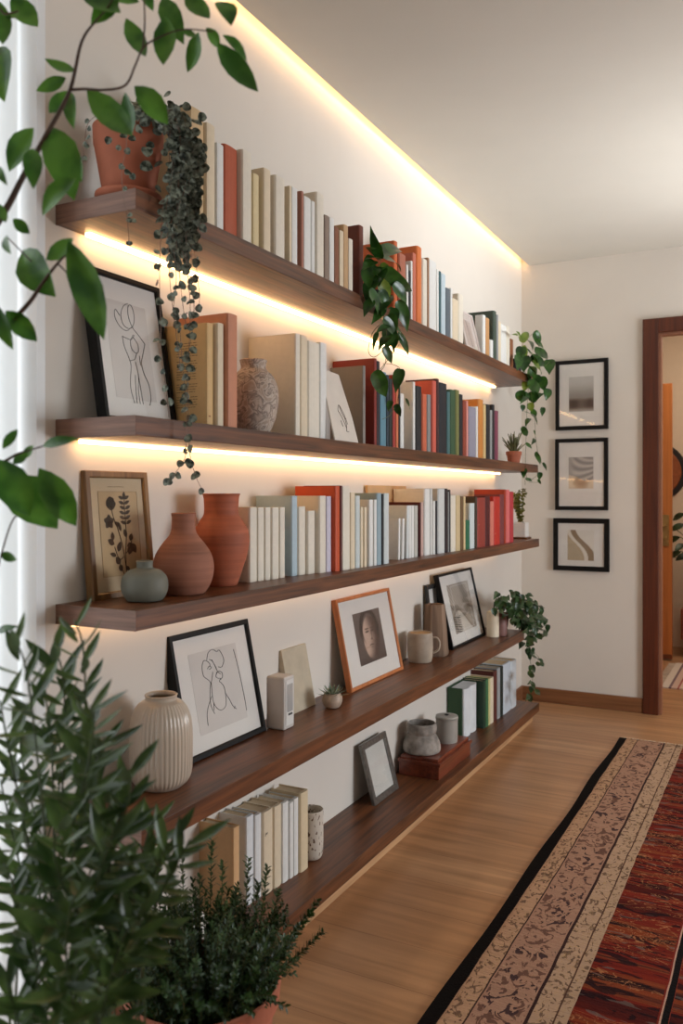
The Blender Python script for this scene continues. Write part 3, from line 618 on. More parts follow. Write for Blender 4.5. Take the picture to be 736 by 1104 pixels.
# --- portrait photo frame
ORANGEWOOD = wood('orange_frame_wood', (168, 96, 50), (198, 124, 72), 'y', .45, 80)
W_, H_ = .441, .318
f = frame('framed_photo', 'light wood frame holding a dark portrait photo of a shadowed face', (.080, 2.545, z4 + .001), 0, rad(11.3), W_, H_, .012, .020, ORANGEWOOD, (.3, .25, .7, .78))
def portrait(s, t):
    bg = mixf((84, 72, 68), (104, 92, 86), t)
    dx = (s - .54) / .30; dy = (t - .47) / .44; r = dx * dx + dy * dy
    sk = mixf((196, 168, 150), (74, 56, 50), sst(-.25, .95, dx * 1.0 + .55 - .5 * (1 - abs(dy))))
    c = mixf(sk, bg, sst(.86, 1.06, r))
    hair = sst(.80, .92, (s - .52) ** 2 / .075 + (t - .62) ** 2 / .13) * sst(.35, .6, t) * (1 - sst(1.0, 1.35, (s - .52) ** 2 / .11 + (t - .6) ** 2 / .17))
    c = mixf(c, (44, 34, 32), hair * .85)
    for ex, ey, rx_, ry_, k in [(.42, .60, .07, .022, .75), (.62, .60, .07, .022, .75), (.42, .655, .085, .015, .6), (.62, .655, .085, .015, .6), (.55, .44, .035, .02, .55), (.52, .33, .085, .016, .65), (.52, .285, .06, .012, .3), (.565, .53, .018, .10, .35)]:
        c = mixf(c, (46, 32, 28), k * (1 - sst(.6, 1.3, ((s - ex) / rx_) ** 2 + ((t - ey) / ry_) ** 2)))
    c = mixf(c, (62, 50, 48), sst(.20, .0, t) * .7)
    c = mixf(c, (134, 96, 74), (1 - sst(.5, 1.0, ((s - .2) / .3) ** 2 + ((t - .3) / .012) ** 2)) * .5)
    return c
cprint('print', W_*.50, H_*.58, portrait, f, 70, 90, (W_*.25, H_*.22, ZP))
# --- wave print and the small dark frame behind it
W_, H_ = .455, .332
f = frame('framed_print', 'black and white framed print of palm-like ribs and a pale dune beside the candle', (.112, 3.452, z4 + .001), 0, rad(12.8), W_, H_, .012, .022, BLACK, (.3, .2, .75, .8), inner=MATB)
def wave(s, t):
    c = (168, 156, 142)
    k = sin((s * 1.1 + t * .9) * 62 + 5 * s * s) * .5 + .5
    r1 = (1 - sst(.55, .75, s + (1 - t) * .9)) if t > .3 else 0
    c = mixf(c, (96, 84, 74), k * .75 * sst(.42, .5, t - .15 * s) * (1 - sst(.75, .95, s)))
    c = mixf(c, (214, 206, 194), (1 - k) * .5 * sst(.5, .6, t))
    d = t - (.38 - .30 * (s - .3) ** 2 * 3 + .10 * sin(s * 6))
    c = mixf(c, (206, 198, 186), (1 - sst(-.05, .02, d)) * sst(.05, .35, s))
    c = mixf(c, (120, 104, 90), (1 - sst(.0, .05, abs(d + .01))) * .8)
    if s < .38 and t < .34: c = mixf(c, (70, 60, 52), (.5 + .5 * sin(t * 130 + s * 25)) * (1 - sst(.25, .38, s)))
    return c
cprint('print', W_*.62, H_*.66, wave, f, 110, 110, (W_*.20, H_*.17, ZP))
W2, H2 = .14, .285
f = frame('picture_frame', 'small black picture frame half hidden behind the wooden block vase', (.048, 3.374, z4 + .001), 0, rad(6), W2, H2, .020, .012, mat('charcoal_frame', (40, 42, 44), .4, .05), (.2, .2, .8, .8))
# --- silver frame on the lowest shelf
SILV = mat('brushed_pewter', (120, 118, 114), .35, .12, 60, .3, metal=.75)
f = frame('photo_frame', 'pewter grey photo frame with a blank pale sheet on the lowest shelf', (.086, 2.716, z5), 0, rad(15), .212, .218, .023, .012, SILV, (.2, .2, .8, .8), matm=mat('blank_grey_paper', (206, 206, 200), .8, .03, 8), easel=False)
bm = B(); tube(bm, [(.10, .13, -.014), (.10, .05, -.043)], .002, 6); box(bm, .078, .128, .03, .14, -.0165, -.0125); obj('easel_back', bm, BLACK, f)
# --- botanical frame on shelf 3
OLDGOLD = wood('old_gilt_frame', (92, 62, 34), (150, 112, 66), 'y', .4, 60)
W_, H_ = .206, .290
f = frame('framed_print', 'aged gilt frame with a brown botanical flower print on the middle shelf', (.040, 1.378, z3), 0, rad(5.5), W_, H_, .016, .022, OLDGOLD, (.2, .15, .8, .85), matm=mat('aged_mat', (206, 184, 150), .85, .05, 8), inner=None)
pr = obj('print', bx(W_*.20, W_*.82, H_*.17, H_*.84, ZP - .0004, ZP), mat('aged_paper', (194, 166, 126), .85, .06, 10), f)
SEPIA = mat('sepia_ink', (70, 52, 34), .85, .15, 60)
bm = B()
def blob(cx, cy, r, n=9, seedv=0):
    rr = random.Random(seedv)
    c = Vector((cx * W_, cy * H_, ZP + .0006)); vs = [bm.verts.new(c + Vector((cos(2*pi*k/n) * r * W_ * rr.uniform(.75, 1.1), sin(2*pi*k/n) * r * W_ * rr.uniform(.75, 1.1), 0))) for k in range(n)]; bm.faces.new(vs)
def fl(x0, y0, x1, y1, w_): leaf(bm, (x0 * W_, y0 * H_, ZP + .0006), (x1 * W_, y1 * H_, ZP + .0006), (0, 0, 1), w_ * W_, 'ellipse', 0, 0)
for k in range(7):
    a = 2 * pi * k / 7; blob(.385 + .035 * cos(a), .745 + .026 * sin(a), .045, 9, k)
for k in range(5):
    a = 2 * pi * k / 5; fl(.34, .60, .34 + .085 * cos(a + .3), .60 + .06 * sin(a + .3), .07)
for x, y in [(.60,.78),(.60,.74),(.61,.70),(.60,.66),(.60,.62),(.61,.58)]:
    fl(x, y, x - .09, y + .02, .04); fl(x, y, x + .09, y + .025, .04); 
fl(.60, .78, .61, .84, .05)
for a in [(.40,.42,.30,.46,.07),(.38,.45,.38,.52,.06),(.45,.36,.50,.44,.07),(.42,.33,.32,.35,.05),(.47,.26,.41,.32,.08),(.47,.26,.48,.20,.07),(.66,.40,.62,.33,.09),(.68,.42,.74,.34,.09),(.66,.44,.69,.50,.07),(.60,.40,.70,.41,.07),(.60,.47,.57,.54,.06),(.50,.56,.42,.60,.05),(.52,.52,.48,.60,.05),(.56,.24,.62,.20,.05)]: fl(*a)
for p in [[(.56,.18),(.55,.30),(.52,.42),(.47,.54),(.41,.64),(.39,.72)], [(.56,.18),(.57,.34),(.60,.50),(.60,.70),(.61,.80)], [(.54,.32),(.46,.30),(.40,.40)], [(.57,.34),(.64,.38),(.68,.44)], [(.52,.18),(.48,.24)]]:
    tube(bm, [(x * W_, y * H_, ZP + .0006) for x, y in smoothprof(p, 4)], .0009, 5)
obj('printed_plant', bm, SEPIA, pr)
bm = B()
for a, b in [((.20,.17),(.82,.17)),((.82,.17),(.82,.84)),((.82,.84),(.20,.84)),((.20,.84),(.20,.17))]: tube(bm, [(a[0]*W_, a[1]*H_, ZP + .0003), (b[0]*W_, b[1]*H_, ZP + .0003)], .0004, 4)
for k in range(12): box(bm, W_ * (.36 + .022 * k), W_ * (.372 + .022 * k), H_ * .875, H_ * .880, ZP - .0004, ZP + .0002)
obj('printed_border', bm, mat('pale_sepia', (140, 108, 74), .85, .05), pr)
# --- nude line drawing on shelf 2
W_, H_ = .243, .352
f = frame('framed_drawing', 'black frame with a single-line drawing of a nude woman on the second shelf', (.080, 1.374, z2), 0, rad(9.5), W_, H_, .014, .026, BLACK, (.2, .2, .75, .8))
pr = obj('print', bx(W_*.20, W_*.76, H_*.17, H_*.82, ZP - .0004, ZP), PAPER, f)
P = [[(.58,.83),(.50,.80),(.44,.73),(.46,.66),(.55,.64),(.63,.68),(.66,.76),(.63,.82),(.58,.81),(.56,.74),(.60,.66),(.70,.60),(.78,.55)],
     [(.42,.72),(.36,.76),(.34,.70),(.40,.64),(.50,.62),(.60,.66)],
     [(.42,.57),(.55,.56),(.62,.60)], [(.42,.57),(.43,.50),(.48,.42),(.50,.36),(.46,.26),(.45,.18),(.48,.09)],
     [(.60,.60),(.54,.54),(.56,.48),(.64,.47),(.66,.53),(.60,.58)], [(.78,.55),(.72,.46),(.68,.40),(.70,.32),(.76,.24),(.76,.14),(.73,.09)],
     [(.62,.47),(.58,.42),(.50,.40)], [(.66,.45),(.66,.38)], [(.57,.09),(.57,.20),(.60,.30),(.58,.40)], [(.62,.09),(.61,.20),(.60,.30)], [(.52,.09),(.53,.20),(.55,.30)]]
P = [[(x * .86 + .02, y * .92 + .06) for x, y in p] for p in P]
strokes(P, W_, H_, .0007, pr, INK, loc=(0, 0, ZP))
# --- small tilted picture on the top shelf
f = frame('picture_frame', 'small white-matted picture tilted against the dark green book on the top shelf', (.180, onx(504.5, 378, .180).y, z1), 0, rad(13), .185, .196, .007, .010, mat('pale_rose_frame', (214, 202, 196), .6, .02), (.2, .2, .8, .8), matm=mat('rose_white_mat', (222, 210, 204), .8, .02))
def rosy(s, t): return mixf((196, 176, 166), (120, 104, 100), (sst(.1, .0, abs(s - .55 + .25 * (t - .5))) * .8))
cprint('print', .10, .12, rosy, f, 20, 30, (.042, .038, ZP))
# --- sketch card propped on shelf 2
t = thing('sketch_card', 'pale card with a small pencil sketch propped against the grey folder on the second shelf', 'card', (.195, onx(352.8, 470, .170).y + .004, z2), 0)
th = rad(13); Mx = Matrix((Vector((0, 1, 0)), Vector((-sin(th), 0, cos(th))), Vector((cos(th), 0, sin(th))))).transposed().to_euler()
wc = onx(387, 470, .195).y - onx(352.8, 470, .170).y - .004; hc = .228
bm = B(); v = [(0, 0), (wc * .98, 0), (wc * .93, hc * .38), (wc * .72, hc * .97), (0, hc)]
v3 = [bm.verts.new((x, y, 0)) for x, y in v]; v4 = [bm.verts.new((x, y, -.004)) for x, y in v]; bm.faces.new(v3); bm.faces.new(v4[::-1])
for i in range(5): bm.faces.new([v3[i], v4[i], v4[(i+1)%5], v3[(i+1)%5]])
o = obj('card_sheet', bm, mat('card_white', (218, 208, 196), .8, .02), t); o.rotation_euler = Mx
o = strokes([[(.36,.44),(.45,.52),(.60,.38),(.66,.26)], [(.36,.44),(.48,.34),(.58,.20)], [(.45,.52),(.52,.40),(.62,.33)], [(.58,.36),(.60,.24),(.56,.16),(.66,.16)], [(.40,.30),(.44,.22)]], wc, hc, .0009, t, mat('pencil', (120, 104, 92), .9)); o.rotation_euler = Mx
# --- end wall frames
EW = [('top', (.206, 1.590), .296, .402, 'blurred grey landscape with a dark horizon'), ('middle', (.204, 1.128), .297, .412, 'abstract of grey and tan sand curves'), ('bottom', (.193, .778), .315, .302, 'tan shapes cut by a white curve')]
def land(s, t):
    c = mixf((150, 142, 134), (196, 192, 186), sst(.35, .9, t)) if t > .36 else mixf((150, 136, 124), (176, 168, 158), sst(.12, .0, t))
    return mixf(c, (86, 68, 58), (1 - sst(.06, .20, abs(t - .22))) * (.8 + .2 * sin(s * 9)))
def sand(s, t):
    e = .42 - .22 * s + .03 * sin(s * 8)
    if t > e: return mixf((150, 144, 140), (198, 190, 180), .5 + .5 * sin((t - s * .4) * 30 * (.4 + s)) * sst(.0, .3, s))
    return mixf((176, 142, 112), (214, 196, 172), sst(.0, .5, (s - .5) ** 2 * 3 + abs(t - .18)))
def curve(s, t):
    d = (s - .18) - (1 - t) * .62 - .10 * sin(t * 5.5)
    if abs(d + .08) < .075: return (222, 214, 202)
    return (150, 128, 102) if d > 0 and d < .30 - .1 * t else ((222, 216, 206) if d >= .2 else (184, 166, 138))
for (nm, (x0, zz), w_, h_, d), fn in zip(EW, (land, sand, curve)):
    f = frame('wall_picture', '%s of three black-framed pictures by the doorway, %s' % (nm, d), (x0, YE - .023, zz), 0, 0, w_, h_, .022 if nm != 'bottom' else .028, .022, BLACK, (.25, .25, .75, .75), group='black frames on the end wall', wallframe=True)
    hh = {'top': (.26, .76), 'middle': (.30, .74), 'bottom': (.20, .78)}[nm]
    cprint('print', w_ * .47, h_ * (hh[1] - hh[0]), fn, f, 40, 50, (w_ * .26, h_ * hh[0], ZP))
# --- folio with map cover on the middle shelf
X = .118; y0 = onx(450.5, 500, .118).y + .012; H = onx(450, 527, X).z - z3
yA = onx(420.5, 500, .118).y + .02
f = thing('folio', 'large folio with a tan map-like cover standing behind the white booklets', 'book', (.008, yA, z3))
LF = onx(458, 500, .10).y - yA
bm = B(); box(bm, 0, .010, 0, LF, 0, H + .012); box(bm, .0, .002, .001, LF, 0, H + .0); o = obj('cover', bm, mat('map_tan', (214, 172, 122), .7, .05, 12), f, bevel=.001)
rr = random.Random(3); paths = []
for k in range(9):
    x = rr.uniform(.06, .9); y = rr.uniform(.55, .95); paths.append([(x, y)] + [(min(.98, max(.02, x + rr.uniform(-.12, .12))), min(.98, max(.05, y + rr.uniform(-.12, .08)))) for _ in range(4)])
paths += [[(.03, .42), (.4, .43), (.95, .42)]]
bm = B()
for p in paths: tube(bm, [(.0104, a * LF, b * H) for a, b in smoothprof(p, 4)], .0008, 4)
obj('printed_lines', bm, mat('map_ink', (160, 118, 78), .8), f)
# printed back cover and barcode of the mustard book
mb = [o for o in C.objects if o.get('label', '').startswith('mustard-cream book')][0]
bm = B(); rr = random.Random(5)
for k in range(26):
    zz = .205 - k * .0062
    if k in (6, 15, 20): continue
    x = -.092
    while x < -.035:
        l_ = rr.uniform(.004, .012); box(bm, x, min(x + l_, -.03), -.0006, .0002, zz, zz + .0013); x += l_ + .002
obj('back_text', bm, mat('book_print', (120, 90, 56), .8), mb)
bm = B(); x = -.060
while x < -.036: l_ = rr.choice([.0008, .0014, .002]); box(bm, x, x + l_, -.0006, .0002, .014, .032); x += l_ + .0012
obj('barcode', bm, INK, mb)
for o, dz in [(o, .02) for o in list(C.objects) if o.get('label', '').startswith('mustard-cream')]: 
    bm = B(); box(bm, .0005, .0008, .004, .012, .026, .029); obj('spine_mark', bm, mat('book_print2', (150, 96, 60), .8), o)
for st, (zc, h_) in {'bright red book': (.05, .006), 'cream dark-marked book': (.165, .008), 'thick brick-red book': (.10, .004)}.items():
    for o in [o for o in C.objects if o.get('label', '').startswith(st)]:
        bm = B(); tube(bm, [(.0006, .006, zc), (.0009, .010, zc + h_), (.0009, .014, zc + h_ * .4), (.0006, .017, zc + h_)], .0006, 5)
        obj('spine_mark', bm, mat('spine_gold', (214, 168, 120), .6) if 'red' in st else INK, o)

# ------------------------------------------------------------------ vessels and small objects
def vessel(name, label, cat, prof, m, loc, wall=.004, deep=.5, seg=44, group=None, part='body', ns=5, **k):
    o = obj(name, lathe(hollow(smoothprof(prof, ns), wall, deep), seg, **k), m, smooth=True, loc=loc); tag(o, label, cat, group); return o
# ribbed vase
RIB = mat('ribbed_glaze', (196, 180, 162), .28, .05, 8, coat=.3)
vessel('ribbed_vase', 'cream ribbed ceramic vase with a narrow opening at the near end of the fourth shelf', 'vase',
  [(.044, 0), (.050, .003), (.064, .018), (.070, .04), (.0715, .09), (.070, .14), (.063, .172), (.050, .193), (.038, .201), (.036, .206), (.038, .212)], RIB, (.102, 1.527, z4), .004, .5, 240, ribs=44, amp=.035, rz=(.008, .195))
vessel('round_vase', 'small squat grey-green vase in front of the botanical print', 'vase', [(.030, 0), (.040, .004), (.049, .020), (.051, .038), (.047, .055), (.034, .068), (.0195, .073), (.0175, .078), (.0185, .088)], mat('sage_glaze', (112, 112, 100), .6, .06, 15, .2), (.131, 1.437, z3), .003)
vessel('bottle_vase', 'dusty brown clay vase with a slim neck, middle of the three clay vases', 'vase', [(.045, 0), (.052, .004), (.066, .030), (.0715, .062), (.066, .092), (.050, .118), (.034, .138), (.0285, .152), (.0275, .175), (.0290, .190)], mat('dusty_clay', (156, 102, 80), .75, .14, 22, .3, stretch=(.12, .12, 3)), (.119, 1.588, z3), .003)
vessel('clay_vase', 'tall orange terracotta vase with a wide neck beside the cream books', 'vase', [(.036, 0), (.042, .004), (.056, .045), (.068, .085), (.0725, .120), (.068, .145), (.055, .168), (.046, .182), (.044, .200), (.046, .228), (.0495, .236)], mat('orange_clay', (170, 92, 62), .7, .12, 20, .25, stretch=(.12, .12, 3)), (.088, 1.782, z3), .004)
# marbled vase on shelf 2
def marblemat():
    m = bpy.data.materials.new('marbled_stone'); n, l = nt(m); b = n['Principled BSDF']; b.inputs['Roughness'].default_value = .7
    tc = n.new('ShaderNodeTexCoord'); nz = n.new('ShaderNodeTexNoise'); nz.inputs['Scale'].default_value = 22; nz.inputs['Detail'].default_value = 3; nz.inputs['Distortion'].default_value = 2.2; l.new(tc.outputs['Object'], nz.inputs['Vector'])
    r = n.new('ShaderNodeValToRGB'); e = r.color_ramp.elements; e[0].position = .36; e[0].color = (*lin((190, 172, 156)), 1); e[1].position = .62; e[1].color = (*lin((166, 146, 130)), 1)
    q = e.new(.47); q.color = (*lin((128, 112, 102)), 1); q = e.new(.53); q.color = (*lin((196, 180, 164)), 1); l.new(nz.outputs['Fac'], r.inputs[0]); l.new(r.outputs[0], b.inputs['Base Color'])
    bp = n.new('ShaderNodeBump'); bp.inputs['Strength'].default_value = .3; bp.inputs['Distance'].default_value = .003; l.new(nz.outputs['Fac'], bp.inputs['Height']); l.new(bp.outputs[0], b.inputs['Normal']); return m
pc = onx(273, 470, .105); dd = depth(pc)
vessel('marbled_vase', 'stout grey marbled stone vase standing between the salmon and the large tan books', 'vase', [(.036, 0), (.042, .004), (.060, .045), (.0685, .095), (.066, .130), (.054, .160), (.038, .176), (.0335, .184), (.036, .198), (.0375, .203)], marblemat(), (.105, pc.y, z2), .004)
# speckled tumbler
def speck():
    m = mat('speckled_stoneware', (204, 196, 184), .6, .03, 10); 
    n, l = m.node_tree.nodes, m.node_tree.links; b = n['Principled BSDF']; tc = n.new('ShaderNodeTexCoord'); v = n.new('ShaderNodeTexNoise'); v.inputs['Scale'].default_value = 130; v.inputs['Detail'].default_value = 1
    mp = n.new('ShaderNodeMapping'); mp.inputs['Scale'].default_value = (1, 1, .5); l.new(tc.outputs['Object'], mp.inputs[0]); l.new(mp.outputs[0], v.inputs['Vector'])
    r = n.new('ShaderNodeValToRGB'); r.color_ramp.interpolation = 'CONSTANT'; r.color_ramp.elements[0].color = (*lin((204, 194, 180)), 1); r.color_ramp.elements[1].position = .63; r.color_ramp.elements[1].color = (*lin((110, 86, 68)), 1)
    l.new(v.outputs['Fac'], r.inputs[0]); l.new(r.outputs[0], b.inputs['Base Color']); return m
vessel('tumbler', 'speckled cream stoneware tumbler behind the pale books on the lowest shelf', 'cup', [(.026, 0), (.032, .004), (.037, .02), (.0385, .06), (.0385, .11), (.0385, .148)], speck(), (.092, 2.242, z5), .003, .9)
vessel('white_vase', 'rounded white vase half hidden by the leafy plants, beside the tan book', 'vase', [(.030, 0), (.040, .006), (.052, .04), (.055, .08), (.050, .110), (.038, .130), (.026, .137), (.024, .142)], mat('white_glaze', (226, 224, 218), .3, .02, coat=.3), (.135, onx(200, 950, .135).y, z5), .004)
# mug with handle
mugm = mat('stone_mug_glaze', (168, 152, 134), .6, .12, 14, .2)
t = thing('mug', 'stoneware mug with a small handle in front of the wooden block vase', 'mug', (.078, 3.155, z4), -rad(62))
obj('mug_body', lathe(hollow(smoothprof([(.040, 0), (.046, .004), (.0505, .03), (.052, .07), (.051, .105), (.049, .118)], 4), .004, .9), 44), mugm, t, smooth=True)
bm = B(); tube(bm, smoothprof([(.004, .050, .098), (.005, .068, .096), (.006, .078, .075), (.005, .072, .048), (.004, .051, .036)], 5), .0045, 8); obj('handle', bm, mugm, t, smooth=True)
obj('mug_lid', lathe([(.001, .111), (.046, .111), (.046, .115), (.001, .116)], 40), mat('cork_tan', (176, 142, 100), .8, .1, 60), t)
# faceted wooden vase
bm = B(); seg = 8; 
prof = [(.056, 0), (.058, .01), (.044, .205), (.042, .215), (.036, .215), (.036, .16), (.001, .16)]
rings = [[bm.verts.new((r * cos(2*pi*(k+.5)/6), r * sin(2*pi*(k+.5)/6), z)) for k in range(6)] for r, z in prof]
for i in range(len(rings) - 1):
    for k in range(6): bm.faces.new([rings[i][k], rings[i][(k+1)%6], rings[i+1][(k+1)%6], rings[i+1][k]])
bm.faces.new(rings[0][::-1])
tag(obj('wooden_vase', bm, wood('driftwood', (84, 62, 48), (150, 124, 102), 'z', .7, 40), loc=(.080, 3.315, z4), bevel=.002), 'weathered brown faceted wood vase between the mug and the wave print', 'vase')
# candles, card and little cups
CAND = mat('candle_wax', (232, 218, 192), .5, .02)
t = thing('pillar_candle', 'ivory pillar candle beside the wave print on the fourth shelf', 'candle', (.155, 3.875, z4))
obj('wax', lathe([(.001, 0), (.028, 0), (.029, .002), (.029, .118), (.027, .121), (.010, .119), (.001, .118)], 32), CAND, t, smooth=False, bevel=.001)
bm = B(); tube(bm, [(0, 0, .118), (.001, 0, .124), (.003, .001, .130)], .0012, 6); obj('wick', bm, INK, t)
bm = B(); box(bm, 0, .0035, 0, .070, 0, .150); o = tag(obj('note_card', bm, mat('cream_card', (222, 208, 188), .8), loc=(.045, 3.96, z4)), 'blank cream card propped up behind the ivory candle', 'card'); o.rotation_euler = (0, -rad(12), 0)
vessel('votive_cup', 'small mauve votive cup between the candle and the trailing plant pot', 'cup', [(.020, 0), (.025, .003), (.028, .03), (.027, .07), (.026, .085)], mat('mauve_glaze', (134, 98, 92), .5, .05), (.180, 3.925, z4), .0025, .8, 32)
# white box gadget
t = thing('radio', 'small upright white plastic box with a slim glossy window beside the large face drawing', 'box', (.055, 2.045, z4))
bm = B(); box(bm, 0, .062, 0, .058, 0, .152); obj('housing', bm, mat('white_plastic', (206, 200, 194), .4, .02), t, bevel=.006)
bm = B(); box(bm, .0621, .0636, .008, .050, .012, .142); obj('face_plate', bm, mat('plate_white', (222, 220, 216), .3, .01), t, bevel=.003)
bm = B(); box(bm, .0637, .0648, .014, .044, .050, .130); obj('window', bm, mat('gloss_grey', (176, 176, 174), .1, .04, coat=.5), t, bevel=.002)
bm = B(); box(bm, .0637, .0645, .020, .042, .040, .046); obj('label_bar', bm, mat('dark_print', (60, 58, 58), .5), t)
# succulent pot
t = thing('potted_succulent', 'tiny succulent in a round white and brown pot beside the beige canvas', 'plant', (.112, 2.343, z4))
obj('pot', lathe(hollow(smoothprof([(.016, 0), (.024, .004), (.032, .020), (.031, .036), (.025, .046)], 4), .003, .4), 32), mat('two_tone_glaze', (178, 158, 140), .5, .22, 25), t, smooth=True)
bm = B()
for k in range(22):
    a = k * 2.4; r_ = .012 + .0009 * k; e = 1.1 - k * .045
    leaf(bm, (.003 * cos(a), .003 * sin(a), .042), (r_ * 1.9 * cos(a), r_ * 1.9 * sin(a), .046 + .028 * e), (-cos(a), -sin(a), 1), .009, 'narrow', -.1, .4)
obj('rosette', bm, leafmat('succulent_leaf', (112, 130, 110), (168, 178, 160), .5, .1), t, smooth=True)
# wooden box with lid, rough grey vase and lidded jar on it
bxm = wood('cherry_box', (86, 36, 22), (134, 64, 40), 'y', .3, 60, coat=.3)
t = thing('wooden_box', 'low reddish wooden box with a stepped lid under the grey vase and candle jar', 'box', (.02, 3.075, z5))
bm = B(); box(bm, 0, .170, 0, .372, 0, .050); obj('box_body', bm, bxm, t, bevel=.002)
bm = B(); box(bm, -.004, .176, -.004, .376, .0505, .066); box(bm, .006, .164, .006, .366, .066, .0785); obj('lid', bm, bxm, t, bevel=.002)
ROUGH = mat('rough_grey_stone', (146, 138, 130), .85, .26, 26, 1.0, bscale=45)
vessel('stone_vase', 'rough grey stone vase with a wide collar on the reddish wooden box', 'vase', [(.062, 0), (.073, .003), (.0765, .018), (.071, .045), (.060, .066), (.0555, .074), (.0595, .085), (.0600, .105), (.0575, .114)], ROUGH, (.084, 3.158, z5 + .0785), .006, .6)
t = thing('candle_jar', 'smooth grey lidded candle jar on the far end of the wooden box', 'jar', (.125, 3.335, z5 + .0785))
obj('jar_body', lathe(smoothprof([(.001, 0), (.040, 0), (.0445, .004), (.046, .03), (.046, .09), (.0455, .100), (.001, .1005)], 3), 40), mat('grey_glaze', (158, 154, 146), .45, .05, 8), t, smooth=False)
obj('lid', lathe([(.001, .1008), (.0465, .1008), (.0470, .104), (.0465, .108), (.040, .109), (.001, .1095)], 40), mat('grey_lid', (172, 168, 160), .5, .03), t)
obj('lid_knob', lathe([(.001, .1097), (.008, .1097), (.009, .113), (.001, .114)], 20), INK, t)

# ------------------------------------------------------------------ plants
def Pp(px, py, X): return onx(px, py, X)
TOCAM = -FW
HEARTM = leafmat('string_leaf', (40, 50, 38), (138, 148, 132), .5, .12, back=(112, 100, 98), sc=85)
POTHOS = leafmat('pothos_leaf', (26, 62, 22), (54, 98, 36), .28, .2, back=(70, 104, 48))
POTHOS2 = leafmat('pothos_young', (92, 120, 40), (124, 144, 56), .35, .3)
def pot(parent, R, H, m, rim=.012, seg=36, z=0, soil=True, cx=0, cy=0):
    po = obj('pot', lathe(hollow([(R * .68, z), (R * .72, z + .003), (R * .93, z + H - rim * 1.5), (R * .93, z + H - rim * 1.45), (R, z + H - rim * 1.4), (R * 1.02, z + H)], .005, .25), seg, cx, cy), m, parent, smooth=False)
    obj('soil', lathe([(.001, z + H * .78), (R * .84, z + H * .78), (R * .84, z + H * .80), (.001, z + H * .82)], 24, cx, cy), SOIL, po)
# string of hearts
O = Vector((.125, 1.392, z1)); t = thing('string_of_hearts', 'trailing string-of-hearts in a terracotta pot on the near end of the top shelf', 'plant', O)
obj('saucer', lathe([(.001, 0), (.050, 0), (.054, .003), (.067, .012), (.071, .020), (.070, .026), (.066, .026), (.062, .016), (.001, .014)], 48), TERRA, t, smooth=True)
obj('pot', lathe(hollow([(.050, .015), (.053, .019), (.072, .128), (.0735, .130), (.0745, .150), (.0755, .168)], .006, .3), 48), TERRA, t, smooth=True)
obj('soil', lathe([(.001, .150), (.066, .150), (.066, .153), (.001, .155)], 24), SOIL, t)
bs = B(); bl_ = B(); rr = random.Random(11)
def rnd(a): return rr.uniform(-a, a)
def heartleaf(p, px, side=1, bmx=None):
    p = Vector(p); s = px * depth(p + O) / FPX
    dirv = (RT * rnd(1) + UP * rnd(.5) - UP * .45 + FW * rnd(.4)).normalized()
    n = (TOCAM + RT * rnd(.9) + UP * rnd(.8)).normalized()
    leaf(bmx, p, p + dirv * s, n, s * 1.05, 'round', .05, .15)
def strand(pxs, X, step=7, size=7, start=None, jitter=2.5):
    pts = [Pp(x, y, X + rnd(.008)) - O for x, y in pxs]
    if start is not None: pts = [Vector(start)] + pts
    sp = [Vector(p) for p in smoothprof([tuple(p) for p in pts], 8)]
    tube(bs, sp, .0006, 4)
    acc = 0
    for i in range(1, len(sp)):
        seg = (sp[i] - sp[i-1]).length * FPX / depth(sp[i] + O); acc += seg
        if acc > step:
            acc = rnd(step * .4)
            for sgn in (-1, 1):
                if rr.random() < .8: heartleaf(sp[i] + RT * sgn * .003, size * rr.uniform(.75, 1.2), sgn, bl_)
top = (0.045, .03, .172)
for xs in range(15):
    x = 182 + xs * 2.3; yend = rr.uniform(225, 292)
    strand([(rr.uniform(165, 195), 122 + rnd(6)), (x + rnd(3), 160), (x + rnd(4) + 2, 200), (x - 2 + rnd(5), (200 + yend) / 2), (x - 5 + rnd(6), yend)], .243 + rnd(.014), 6, 9, start=(rnd(.04), rnd(.04), .165))
for pxs in [[(176, 215), (173, 260), (172, 300), (173, 345), (174, 385), (178, 412), (182, 450)], [(185, 250), (190, 300), (187, 335), (193, 350), (196, 385), (200, 430), (201, 468), (200, 490), (196, 500), (182, 519)],
            [(200, 250), (202, 290), (205, 330), (204, 370), (202, 410), (203, 450), (204, 480), (206, 497), (212, 516), (219, 530)], [(208, 260), (213, 300), (215, 320), (214, 336)], [(190, 260), (196, 320), (201, 350), (208, 350), (200, 395)],
            [(196, 270), (206, 300), (209, 338), (202, 352)], [(180, 240), (183, 300), (186, 330), (190, 362), (194, 395), (190, 400)]]:
    strand(pxs, .252, 15, 7.5)
# over the pot face
for x, y, s in [(146, 150, 8), (158, 159, 12), (166, 157, 9), (163, 178, 13), (175, 175, 10), (140, 185, 8), (136, 160, 7), (132, 177, 6), (141, 188, 7), (152, 138, 9), (160, 130, 11), (167, 137, 10), (118, 148, 8), (130, 158, 6), (133, 202, 5), (137, 236, 6), (142, 237, 6), (173, 205, 8), (166, 128, 10)]:
    heartleaf(Pp(x, y, .205) - O, s, 1, bl_)
strand([(104, 124), (94, 135), (91, 158), (89, 178)], .15, 9, 6); strand([(120, 122), (136, 150), (131, 190), (137, 236), (139, 262)], .23, 26, 5)
for k in range(90):
    x, y = rr.gauss(168, 14), rr.gauss(123, 6)
    heartleaf(Pp(x, y, .12 + rnd(.06)) - O, 9, 1, bl_)
for k in range(80):
    y = rr.uniform(125, 270); x = 197 + rnd(14) + (6 if y < 200 else 0); heartleaf(Pp(x, y, .235 + rnd(.012)) - O, 9, 1, bl_)
obj('vines', bs, mat('vine_pinkish', (120, 92, 76), .6, .1), t); obj('foliage', bl_, HEARTM, t, smooth=True)

